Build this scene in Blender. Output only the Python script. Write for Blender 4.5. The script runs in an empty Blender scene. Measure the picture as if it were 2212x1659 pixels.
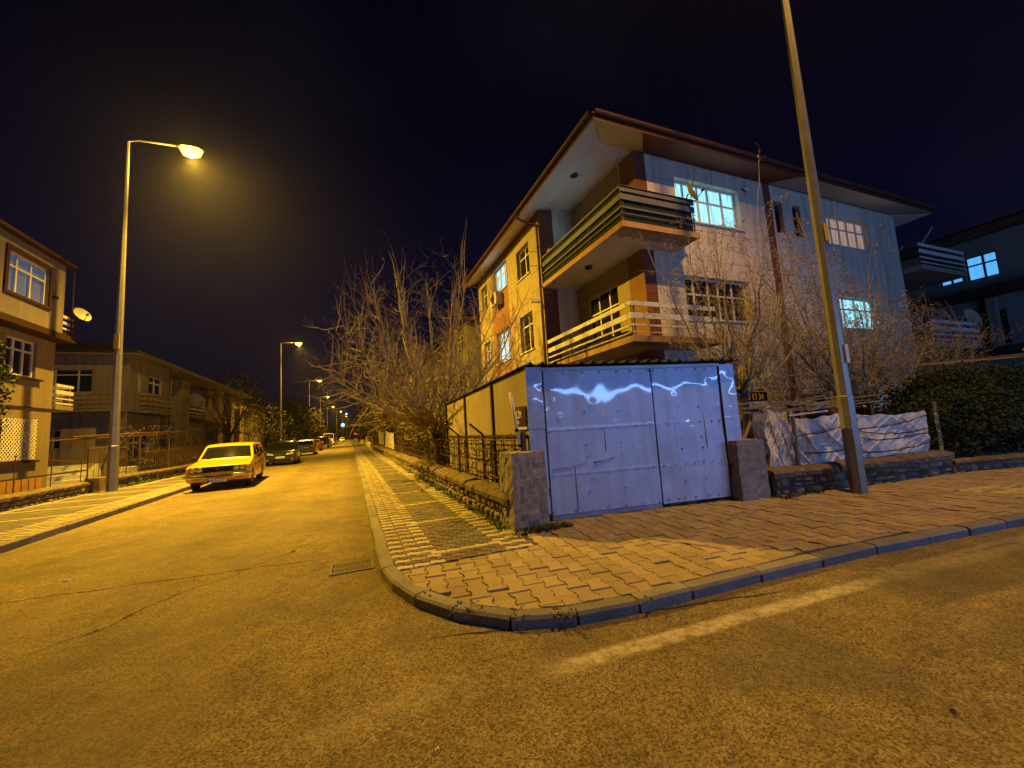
import bpy, math, random
from math import radians as R, sin, cos, pi
from mathutils import Vector as V, Matrix
C = bpy.context.scene.collection
sc = bpy.context.scene

# ------------------------------------------------------------------ camera, world, exposure
cam = bpy.data.cameras.new('camera'); co = bpy.data.objects.new('camera', cam); C.objects.link(co)
cam.sensor_fit = 'HORIZONTAL'; cam.sensor_width = 36.0; cam.lens = 860.0 / 2212.0 * 36.0
cam.clip_start = 0.05; cam.clip_end = 4000
def cam_axes(vx, vy, roll, f=860.0):
    d = V((vx - 1106.0, vy - 829.5, f)).normalized()
    a = V((-sin(roll), -cos(roll), 0)); b = V((0, 0, 1))
    p = math.atan2(-a.dot(d), b.dot(d))
    up = cos(p) * a + sin(p) * b
    if up.dot(a) < 0: up = -up
    x = d.cross(up)
    return [V((x[i], d[i], up[i])) for i in range(3)]      # camera right, down, forward in world axes
rt, dn, fw = cam_axes(759, 944, R(3.5))
M = Matrix.Identity(4)
for i in range(3):
    M[i][0] = rt[i]; M[i][1] = -dn[i]; M[i][2] = -fw[i]
M[2][3] = 1.45
co.matrix_world = M
sc.camera = co
sc.view_settings.view_transform = 'Standard'; sc.view_settings.look = 'None'
sc.view_settings.exposure = 0.0; sc.view_settings.gamma = 1.0
sc.render.engine = 'CYCLES'
sc.cycles.use_denoising = True
sc.cycles.max_bounces = 5; sc.cycles.diffuse_bounces = 2; sc.cycles.glossy_bounces = 2
sc.cycles.transparent_max_bounces = 6; sc.cycles.sample_clamp_indirect = 4.0
sc.cycles.caustics_reflective = False; sc.cycles.caustics_refractive = False

w = bpy.data.worlds.new('World'); sc.world = w; w.use_nodes = True
nt = w.node_tree; nt.nodes.clear()
def N(nt, t, **k):
    n = nt.nodes.new(t)
    for a, b in k.items(): setattr(n, a, b)
    return n
out = N(nt, 'ShaderNodeOutputWorld'); bg = N(nt, 'ShaderNodeBackground')
tc = N(nt, 'ShaderNodeTexCoord'); sx = N(nt, 'ShaderNodeSeparateXYZ')
nt.links.new(tc.outputs['Generated'], sx.inputs[0])
rp = N(nt, 'ShaderNodeValToRGB')
e = rp.color_ramp.elements
e[0].position = 0.0; e[0].color = (.0034, .0032, .0095, 1)
e[1].position = 1.0; e[1].color = (.0008, .0007, .0020, 1)
e2 = rp.color_ramp.elements.new(.30); e2.color = (.0020, .0022, .0125, 1)
e3 = rp.color_ramp.elements.new(.62); e3.color = (.0010, .0010, .0055, 1)
nt.links.new(sx.outputs[2], rp.inputs[0])
nz = N(nt, 'ShaderNodeTexNoise'); nz.inputs['Scale'].default_value = 2.2; nz.inputs['Detail'].default_value = 4
nt.links.new(tc.outputs['Generated'], nz.inputs[0])
r2 = N(nt, 'ShaderNodeValToRGB'); r2.color_ramp.elements[0].position = .52; r2.color_ramp.elements[0].color = (0, 0, 0, 1)
r2.color_ramp.elements[1].position = .8; r2.color_ramp.elements[1].color = (.0030, .0028, .0034, 1)
nt.links.new(nz.outputs[0], r2.inputs[0])
ad = N(nt, 'ShaderNodeMix', data_type='RGBA', blend_type='ADD'); ad.inputs[0].default_value = 1
nt.links.new(rp.outputs[0], ad.inputs[6]); nt.links.new(r2.outputs[0], ad.inputs[7])
nt.links.new(ad.outputs[2], bg.inputs[0]); bg.inputs[1].default_value = .95
nt.links.new(bg.outputs[0], out.inputs[0])

SODIUM = (1.0, .56, .045)
SODIUM2 = (1.0, .50, .07)
COOL = (.19, .41, 1.0)

# cool white sign light of the shops on the far side of the side street, behind the camera
la = bpy.data.lights.new('shop_front_light', 'AREA'); la.shape = 'RECTANGLE'; la.size = 17.0; la.size_y = .32
la.energy = 1250; la.color = COOL
lo = bpy.data.objects.new('shop_front_light', la); C.objects.link(lo)
lo.location = (14.0, -12.0, 3.4)
lo.rotation_euler = (R(86), 0, R(8))

# ------------------------------------------------------------------ helpers
def wloc(o):
    l = V((0, 0, 0))
    while o: l += o.location; o = o.parent
    return l
class MB:
    def __init__(s): s.v = []; s.f = []; s.m = []
    def quad(s, *p, m=0):
        i = len(s.v); s.v += [V(q) for q in p]; s.f.append(tuple(range(i, i + len(p)))); s.m.append(m); return s
    def hexa(s, p, m=0):           # 8 points: bottom 4 ccw, top 4 ccw
        i = len(s.v); s.v += [V(q) for q in p]
        for f in ((3, 2, 1, 0), (4, 5, 6, 7), (0, 1, 5, 4), (1, 2, 6, 5), (2, 3, 7, 6), (3, 0, 4, 7)):
            s.f.append(tuple(i + k for k in f)); s.m.append(m)
        return s
    def box(s, x0, y0, z0, x1, y1, z1, m=0):
        return s.hexa([(x0, y0, z0), (x1, y0, z0), (x1, y1, z0), (x0, y1, z0), (x0, y0, z1), (x1, y0, z1), (x1, y1, z1), (x0, y1, z1)], m)
    def obox(s, c, u, l, wd, z0, z1, m=0):   # box centred c, along direction u (2d), length l, width wd
        u = V((u[0], u[1], 0)).normalized(); n = V((-u.y, u.x, 0)); c = V((c[0], c[1], 0))
        P = [c - u * l / 2 - n * wd / 2, c + u * l / 2 - n * wd / 2, c + u * l / 2 + n * wd / 2, c - u * l / 2 + n * wd / 2]
        return s.hexa([(p.x, p.y, z0) for p in P] + [(p.x, p.y, z1) for p in P], m)
    def seg(s, a, b, wx, wz=None, m=0):      # rectangular bar a->b
        a = V(a); b = V(b); d = (b - a).normalized(); wz = wz or wx
        sd = d.cross(V((0, 0, 1)))
        if sd.length < .01: sd = V((1, 0, 0))
        sd.normalize(); up = sd.cross(d)
        sd = sd * wx / 2; up = up * wz / 2
        return s.hexa([a - sd - up, a + sd - up, b + sd - up, b - sd - up, a - sd + up, a + sd + up, b + sd + up, b - sd + up], m)
    def tube(s, pts, rad, n=6, m=0, cap=True):
        pts = [V(p) for p in pts]; k = len(pts)
        if not hasattr(rad, '__len__'): rad = [rad] * k
        i0 = len(s.v); ref = None
        for j in range(k):
            d = (pts[min(j + 1, k - 1)] - pts[max(j - 1, 0)])
            d = d.normalized() if d.length > 1e-9 else V((0, 0, 1))
            if ref is None: ref = V((1, 0, 0)) if abs(d.x) < .8 else V((0, 1, 0))
            a = d.cross(ref).normalized(); b = d.cross(a); ref = -b if False else ref
            for q in range(n):
                t = 2 * pi * q / n
                s.v.append(pts[j] + (a * cos(t) + b * sin(t)) * rad[j])
        for j in range(k - 1):
            for q in range(n):
                s.f.append((i0 + j * n + q, i0 + (j + 1) * n + q, i0 + (j + 1) * n + (q + 1) % n, i0 + j * n + (q + 1) % n)); s.m.append(m)
        if cap:
            s.f.append(tuple(i0 + q for q in range(n))); s.m.append(m)
            s.f.append(tuple(i0 + (k - 1) * n + n - 1 - q for q in range(n))); s.m.append(m)
        return s
    def lathe(s, c, prof, n=20, axis='z', m=0):   # prof: [(r,h)]
        i0 = len(s.v); c = V(c)
        for r, h in prof:
            for q in range(n):
                t = 2 * pi * q / n; a, b = r * cos(t), r * sin(t)
                s.v.append(c + (V((a, b, h)) if axis == 'z' else V((h, a, b)) if axis == 'x' else V((a, h, b))))
        for j in range(len(prof) - 1):
            for q in range(n):
                s.f.append((i0 + j * n + q, i0 + j * n + (q + 1) % n, i0 + (j + 1) * n + (q + 1) % n, i0 + (j + 1) * n + q)); s.m.append(m)
        return s
    def build(s, name, mats, parent=None, smooth=False, bevel=0):
        if not isinstance(mats, (list, tuple)): mats = [mats]
        o0 = wloc(parent) if parent else V((0, 0, 0))
        me = bpy.data.meshes.new(name)
        me.from_pydata([tuple(p - o0) for p in s.v], [], s.f)
        for x in mats: me.materials.append(x)
        if any(s.m): me.polygons.foreach_set('material_index', s.m)
        me.update()
        if smooth: me.polygons.foreach_set('use_smooth', [True] * len(me.polygons))
        o = bpy.data.objects.new(name, me); C.objects.link(o)
        if parent: o.parent = parent
        if bevel:
            b = o.modifiers.new('bevel', 'BEVEL'); b.width = bevel; b.segments = 2; b.limit_method = 'ANGLE'; b.angle_limit = R(35)
        return o
def thing(name, label, cat, loc=(0, 0, 0), group=None):
    o = bpy.data.objects.new(name, None); C.objects.link(o); o.location = loc; o.empty_display_size = .1
    return tag(o, label, cat, group)
def tag(o, label, cat, group=None, kind=None):
    o['label'] = label; o['category'] = cat
    if group: o['group'] = group
    if kind: o['kind'] = kind
    return o
def struct(o): o['kind'] = 'structure'; return o
def copy_tree(o, parent=None):
    c = o.copy(); C.objects.link(c); c.parent = parent
    for ch in list(o.children): copy_tree(ch, c)
    return c
def text(body, size, origin, u, v, m, name, parent, depth=.004, align='LEFT', sx=1.0, bold=0.0):
    cu = bpy.data.curves.new(name, 'FONT'); cu.body = body; cu.size = size; cu.extrude = depth; cu.align_x = align; cu.offset = bold
    t = bpy.data.objects.new(name, cu); C.objects.link(t)
    dg = bpy.context.evaluated_depsgraph_get(); me = bpy.data.meshes.new_from_object(t.evaluated_get(dg))
    bpy.data.objects.remove(t)
    u = V(u).normalized(); v = V(v).normalized(); n = u.cross(v); o0 = V(origin) - wloc(parent)
    for q in me.vertices:
        p = q.co.copy(); q.co = o0 + u * p.x * sx + v * p.y + n * p.z
    me.name = name; me.materials.clear(); me.materials.append(m)
    o = bpy.data.objects.new(name, me); C.objects.link(o); o.parent = parent
    return o

# ------------------------------------------------------------------ materials
def mat(name, col, rough=.8, metal=0., var=.0, vs=3., bump=0., bs=40., spec=.3, isl=0., coat=0., fine=0., fs=60., stain=None, sts=.6):
    m = bpy.data.materials.new(name); m.use_nodes = True; nt = m.node_tree
    b = nt.nodes['Principled BSDF']
    b.inputs['Roughness'].default_value = rough; b.inputs['Metallic'].default_value = metal
    b.inputs['Specular IOR Level'].default_value = spec; b.inputs['Coat Weight'].default_value = coat
    b.inputs['Base Color'].default_value = (*col, 1)
    b.inputs['Coat Roughness'].default_value = .08
    tc = N(nt, 'ShaderNodeTexCoord')
    cur = None
    def mul(fac_socket, lo, hi, cur):
        mr = N(nt, 'ShaderNodeMapRange'); mr.inputs[3].default_value = lo; mr.inputs[4].default_value = hi
        mr.inputs[1].default_value = .25; mr.inputs[2].default_value = .75
        nt.links.new(fac_socket, mr.inputs[0])
        mx = N(nt, 'ShaderNodeMix', data_type='RGBA', blend_type='MULTIPLY'); mx.inputs[0].default_value = 1
        if cur is None: mx.inputs[6].default_value = (*col, 1)
        else: nt.links.new(cur, mx.inputs[6])
        nt.links.new(mr.outputs[0], mx.inputs[7]); return mx.outputs[2]
    if var:
        n = N(nt, 'ShaderNodeTexNoise'); n.inputs['Scale'].default_value = vs; n.inputs['Detail'].default_value = 5; n.inputs['Roughness'].default_value = .65
        nt.links.new(tc.outputs['Object'], n.inputs[0]); cur = mul(n.outputs[0], 1 - var, 1 + var, cur)
    if fine:
        n = N(nt, 'ShaderNodeTexNoise'); n.inputs['Scale'].default_value = fs; n.inputs['Detail'].default_value = 2
        nt.links.new(tc.outputs['Object'], n.inputs[0]); cur = mul(n.outputs[0], 1 - fine, 1 + fine, cur)
    if isl:
        g = N(nt, 'ShaderNodeNewGeometry'); cur2 = N(nt, 'ShaderNodeMapRange')
        cur2.inputs[3].default_value = 1 - isl; cur2.inputs[4].default_value = 1 + isl
        nt.links.new(g.outputs['Random Per Island'], cur2.inputs[0])
        mx = N(nt, 'ShaderNodeMix', data_type='RGBA', blend_type='MULTIPLY'); mx.inputs[0].default_value = 1
        if cur is None: mx.inputs[6].default_value = (*col, 1)
        else: nt.links.new(cur, mx.inputs[6])
        nt.links.new(cur2.outputs[0], mx.inputs[7]); cur = mx.outputs[2]
    if stain:     # vertical weather streaks
        mp = N(nt, 'ShaderNodeMapping'); mp.inputs['Scale'].default_value = (4, 4, .35)
        nt.links.new(tc.outputs['Object'], mp.inputs[0])
        n = N(nt, 'ShaderNodeTexNoise'); n.inputs['Scale'].default_value = sts * 2; n.inputs['Detail'].default_value = 6
        nt.links.new(mp.outputs[0], n.inputs[0])
        r = N(nt, 'ShaderNodeMapRange'); r.inputs[1].default_value = .48; r.inputs[2].default_value = .74; r.inputs[4].default_value = .85
        nt.links.new(n.outputs[0], r.inputs[0])
        mx = N(nt, 'ShaderNodeMix', data_type='RGBA'); nt.links.new(r.outputs[0], mx.inputs[0])
        if cur is None: mx.inputs[6].default_value = (*col, 1)
        else: nt.links.new(cur, mx.inputs[6])
        mx.inputs[7].default_value = (*stain, 1); cur = mx.outputs[2]
    if cur is not None: nt.links.new(cur, b.inputs['Base Color'])
    if bump:
        n = N(nt, 'ShaderNodeTexNoise'); n.inputs['Scale'].default_value = bs; n.inputs['Detail'].default_value = 4
        nt.links.new(tc.outputs['Object'], n.inputs[0])
        bm = N(nt, 'ShaderNodeBump'); bm.inputs['Strength'].default_value = bump; bm.inputs['Distance'].default_value = .5 / bs
        nt.links.new(n.outputs[0], bm.inputs['Height']); nt.links.new(bm.outputs[0], b.inputs['Normal'])
    return m
def glow(name, col, s, fold=0.):
    m = bpy.data.materials.new(name); m.use_nodes = True; nt = m.node_tree; b = nt.nodes['Principled BSDF']
    b.inputs['Base Color'].default_value = (.10, .10, .10, 1); b.inputs['Roughness'].default_value = .35
    b.inputs['Emission Color'].default_value = (*col, 1); b.inputs['Emission Strength'].default_value = s
    if fold:
        tc = N(nt, 'ShaderNodeTexCoord'); mp = N(nt, 'ShaderNodeMapping'); mp.inputs['Scale'].default_value = (14, 14, .7)
        nt.links.new(tc.outputs['Object'], mp.inputs[0])
        n = N(nt, 'ShaderNodeTexNoise'); n.inputs['Scale'].default_value = 1.3; n.inputs['Detail'].default_value = 2
        nt.links.new(mp.outputs[0], n.inputs[0])
        r = N(nt, 'ShaderNodeMapRange'); r.inputs[1].default_value = .3; r.inputs[2].default_value = .7
        r.inputs[3].default_value = s * (1 - fold); r.inputs[4].default_value = s * (1 + fold)
        nt.links.new(n.outputs[0], r.inputs[0]); nt.links.new(r.outputs[0], b.inputs['Emission Strength'])
    return m
MT = {}
MT['cream'] = mat('cream_render', (.33, .285, .17), .9, var=.10, vs=.9, bump=.15, bs=120, fine=.05, fs=25, stain=(.33, .27, .17), sts=.5)
MT['white_wall'] = mat('white_render', (.58, .52, .43), .9, var=.10, vs=1.2, bump=.15, bs=120, fine=.05, stain=(.3, .28, .26))
MT['soffit'] = mat('soffit_paint', (.50, .49, .48), .9, var=.12, vs=1.3, bump=.1, bs=60)
MT['brown'] = mat('brown_paint', (.155, .050, .030), .7, var=.12, vs=1.5, bump=.1, bs=80)
MT['tan'] = mat('tan_paint', (.23, .12, .045), .85, var=.12, vs=1.5, bump=.1, bs=80)
MT['gutter'] = mat('gutter_paint', (.09, .034, .022), .5, var=.2, vs=3)
MT['rooft'] = mat('roof_tiles', (.12, .05, .03), .8, var=.3, vs=6, bump=.4, bs=12)
MT['slab'] = mat('balcony_concrete', (.30, .25, .18), .9, var=.35, vs=2.5, bump=.5, bs=30, fine=.15)
MT['slabedge'] = mat('balcony_edge_paint', (.36, .22, .10), .85, var=.3, vs=3, bump=.3, bs=30)
MT['whitebar'] = mat('white_metal_paint', (.62, .62, .62), .45, var=.12, vs=5)
MT['hedge'] = mat('artificial_hedge_mat', (.014, .024, .018), .9, var=.5, vs=40, bump=.8, bs=90)
MT['frame'] = mat('window_frame_white', (.62, .60, .56), .5, var=.08, vs=5)
MT['dglass'] = mat('dark_window_glass', (.012, .013, .018), .06, spec=.6, var=.4, vs=2)
MT['lit_cyan'] = glow('lit_cyan_curtain', (.36, .86, 1.0), 1.1, .6)
MT['lit_pale'] = glow('lit_pale_curtain', (.50, .85, .95), .9, .5)
MT['lit_blue'] = glow('lit_blue_window', (.10, .46, 1.0), 1.0, .15)
MT['lit_peach'] = glow('lit_peach_curtain', (.85, .55, .42), .38, .5)
MT['lit_dim'] = glow('dim_curtain', (.10, .22, .42), .28, .35)
MT['greybar'] = mat('grey_rail_paint', (.11, .115, .14), .55, var=.2, vs=5)  # dark grey tone for the upper balcony rails
MT['metal_dk'] = mat('dark_iron', (.035, .03, .028), .6, metal=.3, var=.3, vs=8)
MT['rust'] = mat('rusty_iron', (.09, .045, .025), .8, var=.4, vs=12, bump=.3, bs=60)
MT['brownpost'] = mat('brown_steel_post', (.07, .045, .03), .6, var=.3, vs=6)
MT['steel'] = mat('galvanised_pole', (.22, .215, .205), .42, metal=.45, var=.18, vs=6, bump=.1, bs=30, stain=(.2, .18, .15), sts=1.5)
MT['dish'] = mat('dish_paint', (.36, .33, .27), .5, var=.15, vs=6)
MT['black'] = mat('black_rubber', (.015, .015, .015), .7)
MT['acm'] = mat('ac_casing', (.50, .49, .46), .5, var=.1, vs=6)
MT['concrete'] = mat('rough_concrete', (.24, .225, .20), .95, var=.30, vs=7, bump=.9, bs=55, fine=.45, fs=70)
MT['stone'] = mat('wall_stone', (.17, .145, .115), .95, var=.35, vs=9, bump=1., bs=30, isl=.35, fine=.25, fs=50)
MT['mortar'] = mat('wall_mortar', (.075, .06, .045), .95, var=.4, vs=8, bump=.8, bs=40)
MT['coping'] = mat('coping_stone', (.155, .12, .08), .95, var=.4, vs=6, bump=1., bs=26, isl=.2, fine=.3, fs=40)
MT['asphalt_dirt'] = mat('soil', (.05, .04, .03), .95, var=.5, vs=5, bump=.8, bs=30)
MT['bark'] = mat('bark', (.13, .10, .07), .9, var=.35, vs=14, bump=.8, bs=50)
MT['twig'] = mat('twig_bark', (.26, .215, .135), .85, var=.3, vs=9)
MT['bark_dk'] = mat('dark_bark', (.055, .042, .032), .9, var=.3, vs=14, bump=.8, bs=50)
MT['bud'] = mat('spring_buds', (.26, .20, .08), .8, isl=.5)
MT['leafg'] = mat('evergreen_leaf', (.022, .036, .010), .7, isl=.6)
MT['leafd'] = mat('dark_conifer_leaf', (.04, .055, .022), .8, isl=.5)
MT['leafo'] = mat('olive_leaf', (.13, .11, .035), .8, isl=.5)
MT['blossom'] = mat('blossom_petal', (.42, .34, .20), .8, isl=.4)
MT['weed'] = mat('weed_leaf', (.06, .085, .025), .8, isl=.4)

# ------------------------------------------------------------------ ground and road
def asphalt():
    m = mat('asphalt', (.205, .163, .078), .85, spec=.25)
    nt = m.node_tree; b = nt.nodes['Principled BSDF']; L = nt.links
    tc = N(nt, 'ShaderNodeTexCoord'); P = tc.outputs['Object']
    def noise(s, d=3, r=.6, src=P):
        n = N(nt, 'ShaderNodeTexNoise'); n.inputs['Scale'].default_value = s; n.inputs['Detail'].default_value = d; n.inputs['Roughness'].default_value = r
        L.new(src, n.inputs[0]); return n.outputs[0]
    def mr(x, a, b_, c, d):
        n = N(nt, 'ShaderNodeMapRange'); L.new(x, n.inputs[0])
        for i, v in enumerate((a, b_, c, d)): n.inputs[i + 1].default_value = v
        return n.outputs[0]
    def mth(op, a, b_=None, c=None):
        n = N(nt, 'ShaderNodeMath', operation=op)
        for i, v in enumerate((a, b_, c)):
            if v is None: continue
            if isinstance(v, (int, float)): n.inputs[i].default_value = v
            else: L.new(v, n.inputs[i])
        return n.outputs[0]
    def mix(fac, A, B, bt='MIX'):
        n = N(nt, 'ShaderNodeMix', data_type='RGBA', blend_type=bt)
        if isinstance(fac, (int, float)): n.inputs[0].default_value = fac
        else: L.new(fac, n.inputs[0])
        for i, v in ((6, A), (7, B)):
            if isinstance(v, tuple): n.inputs[i].default_value = (*v, 1)
            else: L.new(v, n.inputs[i])
        return n.outputs[2]
    # aggregate: light and dark stones a few mm to 2 cm across
    vo = N(nt, 'ShaderNodeTexVoronoi'); vo.inputs['Scale'].default_value = 105; L.new(P, vo.inputs['Vector'])
    sp = N(nt, 'ShaderNodeSeparateColor'); L.new(vo.outputs['Color'], sp.inputs[0])
    ag = mr(sp.outputs[0], 0, 1, .42, 1.7)
    vo2 = N(nt, 'ShaderNodeTexVoronoi'); vo2.inputs['Scale'].default_value = 24; L.new(P, vo2.inputs['Vector'])
    sp2 = N(nt, 'ShaderNodeSeparateColor'); L.new(vo2.outputs['Color'], sp2.inputs[0])
    ag = mth('MULTIPLY', ag, mr(sp2.outputs[0], 0, 1, .9, 1.1))
    ag = mth('MULTIPLY', ag, mr(noise(.55, 5, .7), .3, .7, .68, 1.30))
    ag = mth('MULTIPLY', ag, mr(noise(4, 4, .7), .3, .7, .82, 1.18))
    col = mix(1.0, (.205, .163, .078), ag, 'MULTIPLY')
    # bands: worn paint strips and cracks as distances to lines, roughened by noise
    s = N(nt, 'ShaderNodeSeparateXYZ'); L.new(P, s.inputs[0]); X, Y = s.outputs[0], s.outputs[1]
    wob = mr(noise(1.6, 4), 0, 1, -.5, .5)
    wob2 = mr(noise(7, 3), 0, 1, -.5, .5)
    def band(x0, y0, x1, y1, w, amp, soft, full=False):
        dx, dy = x1 - x0, y1 - y0; ln = math.hypot(dx, dy); nx, ny = -dy / ln, dx / ln
        d = mth('ADD', mth('ADD', mth('MULTIPLY', X, nx), mth('MULTIPLY', Y, ny)), -(nx * x0 + ny * y0))
        d = mth('ADD', d, mth('MULTIPLY', wob, amp)); d = mth('ADD', d, mth('MULTIPLY', wob2, amp * .35))
        m_ = mr(mth('ABSOLUTE', d), w, w + soft, 1, 0)
        if not full:
            t = mth('ADD', mth('ADD', mth('MULTIPLY', X, dx / ln), mth('MULTIPLY', Y, dy / ln)), -(dx * x0 + dy * y0) / ln)
            m_ = mth('MULTIPLY', m_, mr(t, -.15, .15, 0, 1)); m_ = mth('MULTIPLY', m_, mr(t, ln - .15, ln + .15, 1, 0))
        return m_
    worn = mr(noise(11, 5, .75), .38, .58, .15, 1)
    ln1 = mth('MULTIPLY', band(1.15, 2.30, 4.2, 2.12, .045, .03, .04), mth('MULTIPLY', worn, .95))
    ln2 = mth('MULTIPLY', band(4.2, 2.12, 12, 1.55, .07, .08, .08), mth('MULTIPLY', worn, .55))
    ln3 = mth('MULTIPLY', band(-.25, 2.35, .55, 2.45, .05, .10, .10), mth('MULTIPLY', worn, .25))
    pk = mth('MAXIMUM', ln1, mth('MAXIMUM', ln2, ln3))
    col = mix(pk, col, (.56, .50, .36))
    crack = None
    for q in ((-6, 6.15, -.2, 5.55, .004, .28), (.55, 3.0, 3.2, 2.35, .004, .16), (-4.5, 22, .2, 22.6, .03, .4), (-3, 13.1, -.6, 13.6, .006, .5),
              (-8, -.4, 1, 1.3, .004, .5), (-2.2, 4.3, -.3, 6.8, .003, .5)):
        c = band(*q[:4], q[4], q[5], .012); crack = c if crack is None else mth('MAXIMUM', crack, c)
    patch = mr(mth('MULTIPLY', mr(noise(.9, 2, .5), .52, .60, 0, 1), 1), 0, 1, 0, .35)
    col = mix(patch, col, (.11, .10, .085))
    dpat = mth('MULTIPLY', band(3.9, 1.98, 6.2, 1.7, .28, .06, .05), .55)
    col = mix(dpat, col, (.07, .062, .05))
    for q, am, cc_ in (((-1.15, 2, -1.35, 80, .22, .10, .30), .30, (.235, .19, .11)), ((-2.75, 2, -3.0, 80, .22, .12, .30), .26, (.235, .19, .11)), ((-2.0, 3, -2.2, 80, .10, .25, .40), .28, (.12, .10, .06)),
                       ((-3, .6, 9, .1, .25, .15, .4), .22, (.24, .19, .12)), ((-4.2, 7.2, -3.3, 7.3, .35, .10, .12), .35, (.13, .11, .07)), ((-1.9, 9.5, -.9, 9.4, .30, .05, .05), .30, (.135, .115, .075))):
        col = mix(mth('MULTIPLY', band(*q[:4], q[4], q[5], q[6]), am), col, cc_)
    oil = mr(noise(1.1, 2, .4), .66, .74, 0, .5); col = mix(oil, col, (.07, .058, .038))
    gut = mth('MULTIPLY', mr(mth('ABSOLUTE', mth('ADD', X, -.16)), .05, .45, .55, 0), mr(Y, 3.6, 4.6, 0, 1))
    col = mix(mth('MULTIPLY', gut, mr(noise(3, 4), .3, .6, .3, 1)), col, (.07, .055, .035))
    col = mix(mth('MULTIPLY', crack, .85), col, (.012, .011, .01))
    L.new(col, b.inputs['Base Color'])
    h = mth('ADD', mth('MULTIPLY', sp.outputs[0], .5), noise(38, 4, .8)); h = mth('SUBTRACT', h, mth('MULTIPLY', crack, 2))
    bm = N(nt, 'ShaderNodeBump'); bm.inputs['Strength'].default_value = .85; bm.inputs['Distance'].default_value = .010
    L.new(h, bm.inputs['Height']); L.new(bm.outputs[0], b.inputs['Normal'])
    return m
MT['asphalt'] = asphalt()
g = MB(); g.quad((-600, -300, -.03), (600, -300, -.03), (600, 1500, -.03), (-600, 1500, -.03))
struct(g.build('ground', MT['asphalt_dirt']))
g = MB(); n = 0
g.quad((-60, -40, 0), (60, -40, 0), (60, 2.7, 0), (-60, 2.7, 0)); g.quad((-5.9, 2.7, 0), (.7, 2.7, 0), (.7, 420, 0), (-5.9, 420, 0)); g.quad((.7, 2.7, 0), (1.5, 2.7, 0), (1.5, 5, 0), (.7, 5, 0))
struct(g.build('road', MT['asphalt']))

KH = .09
KR = [(-.9, 420), (-.25, 120), (.10, 43), (.27, 20), (.27, 8.7), (.25, 4.62), (.37, 3.80), (.76, 3.10), (1.07, 2.83), (1.42, 2.69), (2.04, 2.60), (3.45, 2.54), (4.66, 2.47), (5.98, 2.30), (7.0, 2.18), (12, 1.5), (30, -1.2)]
def offset(pl, d):      # offset to the left of travel direction
    out = []
    for i, p in enumerate(pl):
        a = V(pl[max(i - 1, 0)]); b = V(pl[min(i + 1, len(pl) - 1)]); t = (b - a).normalized()
        out.append((p[0] - t.y * d, p[1] + t.x * d))
    return out
def resample(pl, lens):
    pts = [V((*p, 0)) for p in pl]; cum = [0]
    for a, b in zip(pts, pts[1:]): cum.append(cum[-1] + (b - a).length)
    def at(s):
        for i in range(len(cum) - 1):
            if s <= cum[i + 1]: return pts[i].lerp(pts[i + 1], (s - cum[i]) / (cum[i + 1] - cum[i]))
        return pts[-1]
    return at, cum
MT['kerb'] = mat('kerb_concrete', (.20, .19, .175), .9, var=.22, vs=4, bump=.5, bs=60, isl=.16, fine=.2, fs=60)
def kerbs(pl, name, h, wd, side, lens, seed):
    rnd = random.Random(seed); at, cum = resample(pl, None); mb = MB(); s = 0.0; tot = cum[-1]; k = 0
    while s < tot - .1:
        L_ = lens(at(s)); L_ = min(L_, tot - s); a = at(s + .012); b = at(s + L_ - .012)
        if (b - a).length > .05:
            t = (b - a).normalized(); nn = V((-t.y, t.x, 0)) * side; j = rnd.uniform(-.006, .006) if L_ < 3 else 0; jh = rnd.uniform(-.006, .006)
            a2, b2 = a + nn * j, b + nn * (j + rnd.uniform(-.005, .005))
            hh = h + jh; c = .02
            lo = [a2, b2, b2 + nn * wd, a2 + nn * wd]
            # body with a chamfered road edge
            p = [(q.x, q.y, -.05) for q in lo] + [(q.x, q.y, hh - c) for q in lo[:2]]
            i0 = len(mb.v)
            prof = lambda q: [(q.x, q.y, -.05), (q.x, q.y, hh - c), (q.x + nn.x * c, q.y + nn.y * c, hh), (q.x + nn.x * wd, q.y + nn.y * wd, hh), (q.x + nn.x * wd, q.y + nn.y * wd, -.05)]
            A, B = prof(a2), prof(b2); mb.v += [V(q) for q in A + B]
            for q in range(4): mb.f.append((i0 + q, i0 + q + 1, i0 + 5 + q + 1, i0 + 5 + q)); mb.m.append(0)
            mb.f.append((i0, i0 + 4, i0 + 3, i0 + 2, i0 + 1)); mb.m.append(0)
            mb.f.append(tuple(i0 + 5 + q for q in range(5))); mb.m.append(0)
        s += L_
    return struct(mb.build(name, MT['kerb']))
KR_rev = KR
kerbs([p for p in KR if p[1] < 130], 'kerb_right', KH, .13, 1, lambda p: 1.0 if p.y > 30 else (.98 if p.y > 5 else .46 if p.x < .6 else .50 if p.x < 2.0 else .75 if p.x < 5 else .62), 3)
KL = [(-5.7, 130), (-5.35, 30), (-5.16, 18), (-5.02, 9), (-4.95, 5), (-5.2, 2.5), (-6.2, 1.2), (-8, .8), (-40, .8)]
kerbs(KL, 'kerb_left', .13, .14, -1, lambda p: .98, 5)

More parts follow.
